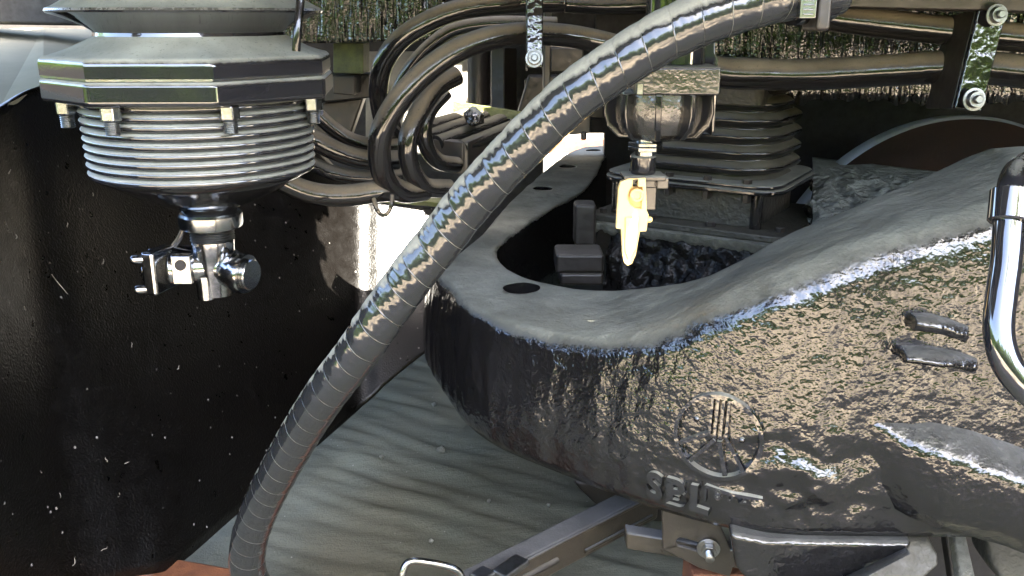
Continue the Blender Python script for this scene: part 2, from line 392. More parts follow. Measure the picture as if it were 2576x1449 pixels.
def shade_tree():  # crown density and gaps shaped for dappled sun and shade near the train
    t = thing('shade_tree', 'tall unseen tree, its crown shaped to dapple and shade the ground beside the train', 'tree', (6.2, -7.5, 0))
    mesh('trunk', *tube([(6.2, -7.5, 0), (6.1, -7.4, 4), (4.6, -6.9, 7.6)], 0.2, 10, 12), 'bark', t)
    def fn():
        while 1:
            p = Vector((random.uniform(-1, 1), random.uniform(-1, 1), random.uniform(-1, 1)))
            q = Vector((2.7 + p.x * 4.8, -5.7 + p.y * 3.2, 8.0 + p.z * .8)); gy = q.y + q.z * .61
            if p.xy.length > 1 or noise.noise(q * 1.1) < (-.24 if gy > -.55 else .30): continue
            if any(((q - t) - SUN * (q - t).dot(SUN)).length < r + .2 for t, r in SUNHOLES): continue
            return q
    mesh('crown', *leafcloud(11000, fn, 0.16), 'leaf', t, smooth=False)
shade_tree()
def hedge():
    t = thing('added_hedge', 'long green hedge added behind the trees to close the reflected horizon', 'hedge', (0, -10, 0))  # added out of view to cover the bright horizon in reflections
    mesh('hedge_body', *box((0, -10.2, 1.3), (30, .8, 2.6)), 'leaf', t, smooth=False)
    s2 = thing('added_hedge', 'unseen green hedge added on the left for green reflections', 'hedge', (-11, -2, 0))  # added out of view so the flange reflects green
    mesh('hedge_body', *box((-11.3, -2, 1.2), (.6, 18, 2.4)), 'leaf', s2, smooth=False)
    mesh('foliage', *leafcloud(5000, lambda: (-10.9 + random.uniform(-.2, .25), random.uniform(-11, 7), random.uniform(0, 3.0)), 0.15), 'leaf', s2, smooth=False)
    mesh('foliage', *leafcloud(7000, lambda: (random.uniform(-15, 15), -9.75 + random.uniform(-.2, .25), random.uniform(0, 2.8)), 0.15), 'leaf', t, smooth=False)
hedge()
g = mesh('grass', [(-30, -9.6, -.022), (30, -9.6, -.022), (30, -4.9, -.022), (-30, -5.3, -.022)], [(0, 1, 2, 3)], 'lawn', smooth=False); g['kind'] = 'stuff'  # unseen grass strip added to tint the reflections green
g = mesh('grass', [(-40, -40, -.024), (-7, -40, -.024), (-6, .3, -.024), (-40, .3, -.024)], [(0, 1, 2, 3)], 'grass', smooth=False); g['kind'] = 'stuff'  # unseen verge added to darken what the housing reflects
g = mesh('near_shade_ground', [(-9, -.9, -.026), (9, -1.0, -.026), (9, .5, -.026), (-9, .5, -.026)], [(0, 1, 2, 3)], 'nearshade', smooth=False); setstruct(g)  # dark ground strip added in place of shade near the camera
o = mesh('far_light_block', *join(box((-1.64, 3.4, .72), (3.52, .05, 1.44)), box((1.5, 3.4, .72), (2.3, .05, 1.44)), box((.235, 3.4, 1.06), (.23, .05, .76)), box((.235, 3.4, .25), (.23, .05, .5))), 'void', smooth=False); tag(o, 'dark plate with a gap, added on the far side to block light', 'light blocker')  # added to block far-side light; the gap lets a bright patch through
o = mesh('end_light_block', *box((2.6, 1.7, 0.7), (0.06, 3.2, 1.4)), 'void', smooth=False); tag(o, 'dark wall added on the right to keep light out of the bogie space', 'bulkhead')  # light blocker added out of view on the right
o = mesh('end_light_block', *box((-3.4, 2.1, 0.45), (0.06, 2.4, .9)), 'void', smooth=False); tag(o, 'dark low wall added on the left to keep light out of the bogie space', 'bulkhead')  # light blocker added out of view on the left
o = mesh('bright_backdrop_wall', *box((1.0, 5.2, 0.8), (14, 0.2, 1.6)), 'concrete', smooth=False); tag(o, 'pale concrete wall added beyond the far side to brighten the gap', 'wall')  # added as a bright background behind the gap

# ------------------------------------------------------------------ black guard plate at the left
def guard_plate():
    t = thing('guard_plate', 'large black curved steel guard plate flecked with lint, behind the ribbed housing', 'guard plate', P(300, 1440, 1.4))
    cols = [((-420, 470, .95), (-420, 1640, .80)), ((-150, 345, 1.24), (-100, 1560, 1.02)), ((0, 270, 1.52), (150, 1500, 1.22)), ((110, 214, 1.68), (330, 1452, 1.34)),
            ((330, 190, 1.98), (445, 1422, 1.42)), ((600, 250, 2.28), (590, 1300, 1.62)), ((770, 345, 2.37), (770, 1147, 1.90))]
    pn = Vector((.20, -.79, .58)).normalized(); p0 = P(1000, 640, 2.35)
    def onplane(u, v):
        d = ray(u, v); o = Vector((0, 0, CAM_H)); k = (p0 - o).dot(pn) / d.dot(pn); q = o + d * k; return (u, v, q.y)
    cols += [(onplane(u, a), onplane(u, b)) for u, a, b in ((890, 470, 1042), (960, 505, 976), (1030, 512, 917), (1090, 515, 872), (1150, 517, 825))]
    top = catmull([P(*a) for a, b in cols], 90); bot = catmull([P(*b) for a, b in cols], 90)
    V, F = [], []; n = 44
    for a, b in zip(top, bot):
        for j in range(n + 1):
            s = j / n; V.append(a.lerp(b, s))
    for i in range(90):
        for j in range(n):
            q = i * (n + 1) + j; F.append((q, q + 1, q + n + 2, q + n + 1))
    o = mesh('curved_plate', V, F, 'plate', t, angle=0)
    s = o.modifiers.new('thick', 'SOLIDIFY'); s.thickness = 0.012; s.offset = 1
    # dusty shelf on its top edge, running away to the left
    zs = top[0].z
    e = [P(-420, 470, .95), P(-150, 345, 1.24), P(0, 270, 1.52), P(110, 214, 1.68), P(330, 190, 1.98), P(420, 170, 2.2)]
    far = [P(-700, 110, 2.0), P(-250, 84, 2.3), P(0, 72, 2.5), P(110, 70, 2.6), P(330, 76, 2.9), P(450, 84, 3.1)]
    V = [p + Vector((-.004, 0.004, -.002)) for p in e] + far; m = len(e)
    F = [(i, i + 1, m + i + 1, m + i) for i in range(m - 1)]
    o = mesh('top_shelf', V, F, 'shelf', t, smooth=False, angle=0, label='grey dusty shelf along the top edge')
    s = o.modifiers.new('thick', 'SOLIDIFY'); s.thickness = 0.015; s.offset = -1
    # lint and scratches caught on the paint
    V, F = [], []
    def on(u, v):
        best = None
        for i in range(0, 90, 2):
            for j in range(0, n, 2):
                p = top[i].lerp(bot[i], j / n); d = p - Vector((0, 0, CAM_H))
                c = d.y * CP - d.z * SP; uu = 1288 + d.x / c * FPX; vv = 724.5 - (d.y * SP + d.z * CP) / c * FPX
                e2 = (uu - u) ** 2 + (vv - v) ** 2
                if best is None or e2 < best[0]: best = (e2, p)
        return P(u, v, best[1].y - 0.004)
    spots = [(130, 690, 70, 2.0), (30, 420, 20, 4), (100, 480, 16, 5), (260, 650, 14, 4), (60, 770, 12, 4), (330, 860, 15, 5), (95, 1165, 26, 4), (330, 1155, 22, 5), (190, 1400, 26, 4), (265, 1150, 14, 4),
             (470, 1180, 14, 5), (300, 1240, 12, 5), (560, 880, 18, 3), (600, 900, 24, 3), (450, 920, 12, 4), (170, 560, 12, 4), (235, 480, 14, 4), (40, 590, 12, 5), (270, 1375, 20, 5), (150, 1240, 12, 4)]
    for u, v, ln, cur in spots:
        a = random.uniform(-0.6, 0.6) + (1.05 if ln > 60 else math.pi / 2); pu, pv = u, v; pts = []
        for k in range(5):
            pts.append(on(pu, pv)); pu += ln / 4 * math.cos(-a); pv += ln / 4 * math.sin(-a) * -1; a += random.uniform(-.3, .3) * cur * (0.08 if ln > 60 else 0.7)
        V, F = join((V, F), tube(pts, 0.0007, 10, 5))
    o = mesh('lint', V, F, 'pale', t, label='pale lint fibres stuck to the black paint'); o['kind'] = 'stuff'
guard_plate()

# ------------------------------------------------------------------ bogie frame
ST = [  # inner top edge (u,v,z)      outer bottom edge (u,v)   top height at the outer edge, shoulder radius
    ((1560, 362, .60), (1452, 372), .60, .020, 1), ((1530, 385, .60), (1440, 372), .60, .020, 1),
    ((1480, 470, .60), (1400, 400), .60, .020, 1), ((1380, 530, .60), (1300, 480), .60, .020, 1),
    ((1300, 580, .60), (1200, 570), .60, .022, 1), ((1258, 618, .60), (1110, 655), .60, .024, 1),
    ((1255, 636, .60), (1066, 900), .60, .026, 0), ((1262, 650, .60), (1075, 945), .60, .028, 0),
    ((1275, 665, .60), (1110, 1000), .60, .030, 0), ((1300, 682, .60), (1160, 1070), .60, .030, 0),
    ((1345, 700, .60), (1230, 1125), .60, .032, 0), ((1400, 712, .602), (1300, 1160), .602, .034, 0),
    ((1470, 722, .607), (1400, 1200), .607, .036, 0), ((1550, 725, .617), (1500, 1240), .620, .040, 0),
    ((1660, 715, .645), (1640, 1290), .655, .046, 0), ((1770, 690, .680), (1760, 1325), .705, .05, 0),
    ((1850, 655, .705), (1850, 1345), .738, .052, 0), ((1990, 580, .760), (2000, 1360), .782, .055, 0),
    ((2140, 515, .805), (2150, 1363), .818, .055, 0), ((2330, 435, .850), (2330, 1365), .852, .055, 0),
    ((2450, 384, .885), (2450, 1366), .872, .055, 0), ((2520, 366, .902), (2576, 1368), .888, .055, 0), ((2700, 364, .905), (2800, 1370), .900, .055, 0)]
ZB = 0.37
Sin, Sout, Srad = [], [], []
for (iu, iv, iz), (ou, ov), zt, r, flat in ST:
    Sin.append(PZ(iu, iv, iz))
    q = PZ(ou, ov, zt) if flat else PZ(ou, ov, ZB); Sout.append(Vector((q.x, q.y, zt))); Srad.append(Vector((r, 0, 0)))
NS = 330
Din, Dout, Drad = catmull(Sin, NS), catmull(Sout, NS), catmull(Srad, NS)
def wall_index(u, v):
    d = ray(u, v); k = d.x / d.y; best = None
    for i in range(90, NS):
        a, b = Dout[i], Dout[i + 1] if i < NS else Dout[i]
        fa, fb = a.x - k * a.y, b.x - k * b.y
        if fa <= 0 <= fb or fb <= 0 <= fa:
            t = fa / (fa - fb) if fa != fb else 0; return i + t
    return None
def wall_at(f):
    i = int(f); t = f - i; return Dout[i].lerp(Dout[min(i + 1, NS)], t)
WLEN = [0.0]
for i in range(NS): WLEN.append(WLEN[-1] + (Dout[i + 1].xy - Dout[i].xy).length)
def wall_s(f): i = int(f); return WLEN[i] + (WLEN[min(i + 1, NS)] - WLEN[i]) * (f - i)
def wall_pos(s, z, off):
    i = 0
    lo, hi = 0, NS
    while hi - lo > 1:
        mid = (lo + hi) // 2
        if WLEN[mid] <= s: lo = mid
        else: hi = mid
    t = (s - WLEN[lo]) / max(1e-9, WLEN[hi] - WLEN[lo]); p = Dout[lo].lerp(Dout[hi], t)
    d = (Dout[min(lo + 4, NS)] - Dout[max(lo - 4, 0)]); n = Vector((d.y, -d.x, 0)).normalized()
    f = min(1, max(0, (p.z - .05 - z) / (p.z - .05 - ZB))); return Vector((p.x, p.y, z)) + n * (off + lean(f) + disp(s, z))
def wall_sz(u, v):
    f = wall_index(u, v); p = wall_at(f); d = ray(u, v); return wall_s(f), CAM_H + d.z * p.y / d.y
def lean(f): return -.020 * (1 - f) ** 2 - .006 * f ** 6      # the face leans back towards the shoulder
def disp(sl, z):
    """lumps, drips and pits of the casting: outward offset at length sl along the face and height z"""
    d = .0032 * noise.noise(Vector((sl * 7, z * 7, 1))) + .0032 * noise.noise(Vector((sl * 34, z * 5, 4))) + .0007 * noise.noise(Vector((sl * 40, z * 40, 9)))
    k = math.exp(-((sl - SLUMP) / .11) ** 2 - ((z - .47) / .07) ** 2)
    return d + k * (.010 * noise.noise(Vector((sl * 20 + z * 9, z * 26 - sl * 8, 13))) + .006 * noise.noise(Vector((sl * 45, z * 50, 17))))
SLUMP = wall_s(wall_index(2030, 1200))
def bogie_frame():
    t = thing('bogie_frame', 'dusty black cast steel bogie frame with swan neck arm and rounded corner', 'bogie frame', Vector((0.25, 1.6, ZB)))
    V, F = [], []
    prof = None
    for i in range(NS + 1):
        a, b, r = Din[i], Dout[i], Drad[i].x
        h = (b - a); h.z = 0; wd = h.length; h.normalize()
        ri = 0.022
        sec = []
        for k in range(5): sec.append(Vector((a.x, a.y, ZB + (a.z - ri - ZB) * k / 4)))
        for k in range(1, 6):
            th = k / 5 * math.pi / 2; sec.append(a + h * (ri - ri * math.cos(th)) + Vector((0, 0, -ri + ri * math.sin(th))))
        A = a + h * ri; B = b - h * (r - lean(0))
        for k in range(1, 13): sec.append(A.lerp(B, k / 13))
        for k in range(0, 11):
            th = k / 10 * math.pi / 2; sec.append(B + h * (r * math.sin(th)) + Vector((0, 0, -r + r * math.cos(th))))
        zt = b.z - r
        for k in range(1, 61):
            f = k / 60; zz = zt + (ZB + .015 - zt) * f
            sec.append(Vector((b.x, b.y, zz)) + h * (lean(f) + disp(WLEN[i], zz) * min(1, f * 5)))
        sec[-1] = sec[-1]; sec.append(Vector((b.x, b.y, ZB)) - h * .016); sec.append(Vector((a.x, a.y, ZB)) + h * .012)
        for m, p in enumerate(sec):
            q = Vector(noise.noise_vector(p * 11.0)) * 0.0022 + Vector(noise.noise_vector(p * 34.0)) * 0.0010
            V.append(p + q * max(0, min(1, (40 - m) / 10)))
        prof = len(sec)
    for i in range(NS):
        for j in range(prof):
            F.append((i * prof + j, i * prof + (j + 1) % prof, (i + 1) * prof + (j + 1) % prof, (i + 1) * prof + j))
    F += [tuple(range(prof)), tuple(range(NS * prof, (NS + 1) * prof))]
    body = mesh('frame_beam', V, F, 'cast', t, angle=0)
    # the cast round holes
    for (u, v, ru, z) in ((1312, 726, 0.036, .6), (1365, 474, .030, .6), (1428, 419, .030, .6), (1492, 378, .030, .6)):
        c = PZ(u, v, z); cv, cf = cyl(c - Vector((0, 0, .15)), ru, .3, None, 40)
        me = bpy.data.meshes.new('cut'); me.from_pydata([tuple(p - ORG[t.name].translation) for p in cv], [], cf)
        bm = bmesh.new(); bm.from_mesh(me); bmesh.ops.recalc_face_normals(bm, faces=bm.faces); bm.to_mesh(me); bm.free()
        co = bpy.data.objects.new('cut', me); COL.objects.link(co); co.location = ORG[t.name].translation
        bpy.context.view_layer.update()
        md = body.modifiers.new('hole', 'BOOLEAN'); md.operation = 'DIFFERENCE'; md.object = co; md.solver = 'EXACT'
        dg = bpy.context.evaluated_depsgraph_get(); nm = bpy.data.meshes.new_from_object(body.evaluated_get(dg))
        body.modifiers.clear(); body.data = nm; bpy.data.objects.remove(co)
    # foundry emblem: ring with a broad upright arm and two lower legs
    s0, z0 = wall_sz(1805, 1100); r = 0.0615
    def strip(pts, wid, off, base=-.004):
        """raised band along local points"""
        vv, ff = [], []
        for k, (x, y) in enumerate(pts):
            x1, y1 = pts[min(k + 1, len(pts) - 1)]; x2, y2 = pts[max(k - 1, 0)]
            dx, dy = x1 - x2, y1 - y2; l = math.hypot(dx, dy) or 1; nx, ny = -dy / l * wid / 2, dx / l * wid / 2
            for sgn, o2 in ((-1.25, base), (-.8, off), (.8, off), (1.25, base)):
                vv.append(wall_pos(s0 + x + nx * sgn, z0 + y + ny * sgn, o2))
        for k in range(len(pts) - 1):
            for j in range(3): ff.append((k * 4 + j, k * 4 + j + 1, k * 4 + 5 + j, k * 4 + 4 + j))
        ff += [(0, 1, 2, 3), tuple(range(len(vv) - 4, len(vv)))]
        return vv, ff
    ring = strip([(r * math.cos(k / 48 * 2 * math.pi), r * math.sin(k / 48 * 2 * math.pi)) for k in range(49)], .0075, .0105)
    arms = [strip([(x, .004), (x, r)], .0044, .0095) for x in (-.0115, -.0035, .0045, .0125)]
    arms += [strip([(-.010, .006), (-r * .9, -r * .36)], .0062, .009), strip([(.011, .006), (r * .66, -r * .74)], .0062, .009),
             strip([(-.004, -.004), (-r * .62, -r * .76)], .007, .008), strip([(.004, -.004), (r * .26, -r * .96)], .008, .009),
             strip([(-.004, .004), (-.004, -.006)], .006, .005), strip([(.004, .004), (.004, -.006)], .006, .005)]
    mesh('foundry_emblem', *join(ring, *arms), 'barpaint', t, label='raised ring emblem with a broad upright arm and splayed legs', angle=30)
    mesh('casting_pip', *lathe(wall_pos(s0 - .035, z0 + .018, -.002), [(.0055, 0), (.004, .004), (.001, .006)], 16, (0, -1, .1)), 'cast', t)
    mesh('casting_pip', *lathe(wall_pos(s0 + .034, z0 + .0, -.002), [(.0055, 0), (.004, .004), (.001, .006)], 16, (0, -1, .1)), 'cast', t)
    def letters(txt, u, v, size, off, name, slant=0.0, spacing=1.0):
        cu = bpy.data.curves.new(name, 'FONT'); cu.body = txt; cu.size = size; cu.extrude = .5; cu.space_character = spacing; cu.offset = size * .04
        cu.bevel_depth = 0.0
        ob = bpy.data.objects.new(name, cu); COL.objects.link(ob); bpy.context.view_layer.update()
        dg = bpy.context.evaluated_depsgraph_get(); me = bpy.data.meshes.new_from_object(ob.evaluated_get(dg))
        vs_ = [x.co.copy() for x in me.vertices]; fs = [tuple(p.vertices) for p in me.polygons]
        bpy.data.objects.remove(ob)
        a, b = wall_sz(u, v)
        vv = [wall_pos(a + c.x, b + c.y + c.x * slant, off if c.z > 0 else -.006) for c in vs_]
        mesh(name, vv, fs, 'barpaint', t, bevel=off * .22, seg=2, angle=35)
    letters('SBL', 1628, 1240, .058, .0075, 'raised_letters', -.06, 1.15)
    letters('8028', 1796, 1252, .021, .0045, 'raised_digits', -.05, 1.7)
    a, b = wall_sz(1775, 1222); a2, b2 = wall_sz(1918, 1257)
    s0, z0 = a, b
    mesh('raised_border', *join(strip([(0, 0), ((a2 - a) / 2, (b2 - b) / 2), (a2 - a, b2 - b)], .006, .006), strip([(0, 0), (0, -.026)], .004, .004)), 'barpaint', t, angle=30)
    # ledges on the right of the face
    def ledge(name, top_back, top_front, drop, mat='cast'):
        tb = [P(*p) for p in top_back]; tf = [P(*p) for p in top_front]
        tb, tf = catmull(tb, 24), catmull(tf, 24); vv, ff = [], []
        for p, q in zip(tb, tf):
            mid = p.lerp(q, .5) + Vector((0, 0, .004))
            sec = [Vector((p.x, p.y + .03, p.z + .004)), p, mid, q, q + Vector((0, -.006, -.010)), Vector((q.x, q.y - .002, q.z - drop * .4)), Vector((q.x, q.y + (.012 if drop > .1 else 0), q.z - drop)), Vector((p.x, p.y + .03, q.z - drop))]
            vv += [c + Vector(noise.noise_vector(c * 25)) * (.006 if drop > .1 else .003) + Vector(noise.noise_vector(c * 60)) * .002 for c in sec]
        m = 8
        for i in range(24):
            for j in range(m): ff.append((i * m + j, i * m + (j + 1) % m, (i + 1) * m + (j + 1) % m, (i + 1) * m + j))
        ff += [tuple(range(m)), tuple(range(24 * m, 25 * m))]
        return mesh(name, vv, ff, mat, t, sub=1)
    ledge('lower_rib', [(2130, 1040, 1.16), (2225, 1034, 1.15), (2390, 1046, 1.14), (2576, 1120, 1.135), (2750, 1190, 1.13)],
          [(2130, 1046, 1.15), (2225, 1072, 1.124), (2390, 1150, 1.088), (2576, 1200, 1.068), (2750, 1260, 1.055)], .135, 'cast2')
    ledge('cast_step', [(2300, 792, 1.13), (2370, 800, 1.13), (2440, 826, 1.13)], [(2305, 800, 1.112), (2370, 810, 1.108), (2440, 832, 1.12)], .022, 'cast2')
    ledge('cast_step', [(2272, 872, 1.13), (2370, 880, 1.13), (2460, 902, 1.13)], [(2276, 890, 1.10), (2370, 900, 1.095), (2460, 912, 1.118)], .018, 'cast2')
    # lower lug hanging under the beam
    pl = [P(1835, 1342, 1.128), P(1930, 1360, 1.128), P(2300, 1366, 1.128), P(2285, 1390, 1.128), P(2180, 1450, 1.128), P(2060, 1520, 1.128), P(1930, 1520, 1.128), P(1850, 1430, 1.128)]
    mesh('lower_lug', *prism([p + Vector((0, 0, 0)) for p in pl], (0.02, .14, 0)), 'cast2', t, bevel=.012, seg=3)
    mesh('lug_flange', *prism([P(1980, 1520, 1.10), P(2285, 1374, 1.127), P(2294, 1392, 1.09), P(2150, 1470, 1.075), P(2010, 1540, 1.06)], (0, .02, -.02)), 'cast2', t, bevel=.006)
    mesh('lug_block', *prism([P(2288, 1364, 1.14), P(2342, 1368, 1.14), P(2360, 1400, 1.13), P(2364, 1424, 1.12), P(2300, 1480, 1.10), P(2200, 1490, 1.10), P(2180, 1452, 1.10)], (.02, .12, 0)), 'boxcast', t, bevel=.006)
    # inside of the cavity
    mesh('inner_bracket', *join(box(P(1455, 650, 1.98), (.11, .10, .045)), box(P(1460, 690, 1.98), (.10, .09, .03)), box(P(1470, 560, 2.05), (.05, .06, .10))), 'dark', t, bevel=.008)
bogie_frame()

# ------------------------------------------------------------------ gaiter box standing in the frame
def axis_box():
    YAW = R(-32); o0 = PZ(1474, 536, .655)
    t = thing('gaiter_box', 'black pleated rubber gaiter on a rectangular cast box inside the bogie frame', 'gaiter', o0, rot=YAW)
    W, D = .475, .385
    def rr(x0, y0, x1, y1, r, n=6):
        out = []
        for cx, cy, a0 in ((x1 - r, y1 - r, 0), (x0 + r, y1 - r, 90), (x0 + r, y0 + r, 180), (x1 - r, y0 + r, 270)):
            for k in range(n + 1):
                a = R(a0 + 90 * k / n); out.append((cx + r * math.cos(a), cy + r * math.sin(a)))
        return out
    def slab(x0, y0, x1, y1, r, z0, z1):
        return prism([(x, y, z0) for x, y in rr(x0, y0, x1, y1, r)], (0, 0, z1 - z0))
    mesh('base_plate', *slab(0, 0, W, D, .03, -.016, 0), 'boxcast', t, local=True, bevel=.004)
    mesh('box_wall', *slab(.055, .05, W - .085, D - .05, .012, 0, .078), 'boxcast', t, local=True, bevel=.003)
    for x in (.055, W - .085, ):
        mesh('corner_post', *cyl((x, .052, 0), .013, .078, None, 14), 'gaiter', t, local=True)
    mesh('flange', *join(slab(.02, .015, W - .03, D - .02, .06, .078, .090), slab(.026, .021, W - .036, D - .026, .055, .0905, .100)), 'gloss', t, local=True, bevel=.004)
    for x in (.10, .19, .28, .37):
        mesh('bolt', *cyl((x, .036, .060), .0105, .049, None, 6), 'dark', t, local=True)
    for x, y in ((.03, .03), (.16, .024), (.30, .022), (W - .03, .05), (W - .03, .3)):
        mesh('bolt', *cyl((x, y, 0), .010, .010, None, 6), 'dark', t, local=True)
    V, F = [], []; n = 66
    for i in range(n + 1):
        z = .100 + .195 * i / n; ph = i / n * 5.6 - .25
        ins = .055 - .022 * abs(math.sin(math.pi * ph)) ** .75 + .006 * (i / n) + (.012 if i < 5 else 0)
        V += [(x, y, z) for x, y in rr(.02 + ins, .01 + ins, W - .02 - ins, D - ins, .10, 12)]
    m = len(V) // (n + 1)
    for i in range(n):
        for j in range(m): F.append((i * m + j, i * m + (j + 1) % m, (i + 1) * m + (j + 1) % m, (i + 1) * m + j))
    mesh('pleated_gaiter', *roughen((V, F), .002, 14), 'gaiter', t, local=True, angle=0)
    mesh('top_block', *join(slab(.16, .07, W - .14, D - .1, .02, .29, .36), slab(W - .21, .045, W - .09, .16, .02, .262, .33)), 'boxcast', t, local=True, bevel=.006)
    # ragged crust under the plate edge, then the grimy beam below it
    V, F = [], []; n = 90
    for i in range(n + 1):
        x = -.01 + (W + .02) * i / n; dz = .028 + .012 * noise.noise(Vector((x * 40, 1, 0))) + .006 * noise.noise(Vector((x * 120, 4, 0)))
        V += [(x, .004, -.016), (x, -.004 + .004 * noise.noise(Vector((x * 70, 9, 0))), -.020), (x, .000 + .005 * noise.noise(Vector((x * 90, 2, 0))), -.016 - dz * .6), (x, .012, -.016 - dz)]
    for i in range(n):
        for j in range(3): F.append((i * 4 + j, i * 4 + j + 1, i * 4 + 5 + j, i * 4 + 4 + j))
    mesh('edge_crust', V, F, 'crust', t, local=True, label='ragged grey crust along the plate edge')
    V, F = [], []; nx, nz = 90, 60
    for i in range(nx + 1):
        for j in range(nz + 1):
            x = .06 + (W - .02) * i / nx; z = -.03 - .36 * j / nz
            a = noise.noise(Vector((x * 16, z * 16, 0))); b = noise.noise(Vector((x * 45, z * 45, 5)))
            y = .02 - (.030 * max(0, a) + .012 * b) * (0.15 + min(1, j / 14)) - .10 * (j / nz)
            V.append((x, y, z))
    for i in range(nx):
        for j in range(nz):
            q = i * (nz + 1) + j; F.append((q, q + 1, q + nz + 2, q + nz + 1))
    mesh('grimy_beam', V, F, 'oily', t, local=True, angle=0, label='oily black beam crusted with grit')
axis_box()

# gritty transom top to the right
def transom():
    pts = [(2044, 397), (2150, 404), (2330, 432), (2480, 470), (2480, 620), (2300, 640), (2100, 640), (2046, 640)]
    base = [PZ(u, v, .735) for u, v in pts]
    a, b, c, d = PZ(2044, 395, .735), PZ(2520, 450, .735), PZ(2520, 640, .70), PZ(2046, 640, .70)
    V, F = [], []; nx, ny = 120, 80
    for i in range(nx + 1):
        for j in range(ny + 1):
            p = a.lerp(b, i / nx).lerp(d.lerp(c, i / nx), j / ny)
            k = j / ny
            cl = max(0, noise.noise(Vector((p.x * 22, p.y * 22, 0)))) * .030 + max(0, noise.noise(Vector((p.x * 50, p.y * 50, 0)))) * .016
            V.append(p + Vector((0, 0, cl * min(1, k * 2.2) - .09 * max(0, k - .35))))
    for i in range(nx):
        for j in range(ny):
            q = i * (ny + 1) + j; F.append((q, q + 1, q + ny + 2, q + ny + 1))
    o = mesh('transom_beam', V, F, 'grime', angle=0); s = o.modifiers.new('thick', 'SOLIDIFY'); s.thickness = .03; s.offset = -1
    tag(o, 'gritty grey transom beam between the gaiter and the wheel', 'beam')
transom()

# wheel behind
def wheel():
    c = P(2355, 765, 2.35); top = P(2355, 287, 2.35); r = (top - c).length * .985
    t = thing('railway_wheelset', 'dark rusty rail wheel behind the swan neck arm', 'wheel', Vector((c.x, c.y, c.z - r)))
    ax = Vector((0.12, -1, 0.0)).normalized()
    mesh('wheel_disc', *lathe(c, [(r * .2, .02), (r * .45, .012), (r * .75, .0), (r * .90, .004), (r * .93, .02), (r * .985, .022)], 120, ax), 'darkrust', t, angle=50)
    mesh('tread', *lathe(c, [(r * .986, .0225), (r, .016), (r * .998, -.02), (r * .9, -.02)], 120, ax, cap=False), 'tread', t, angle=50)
wheel()

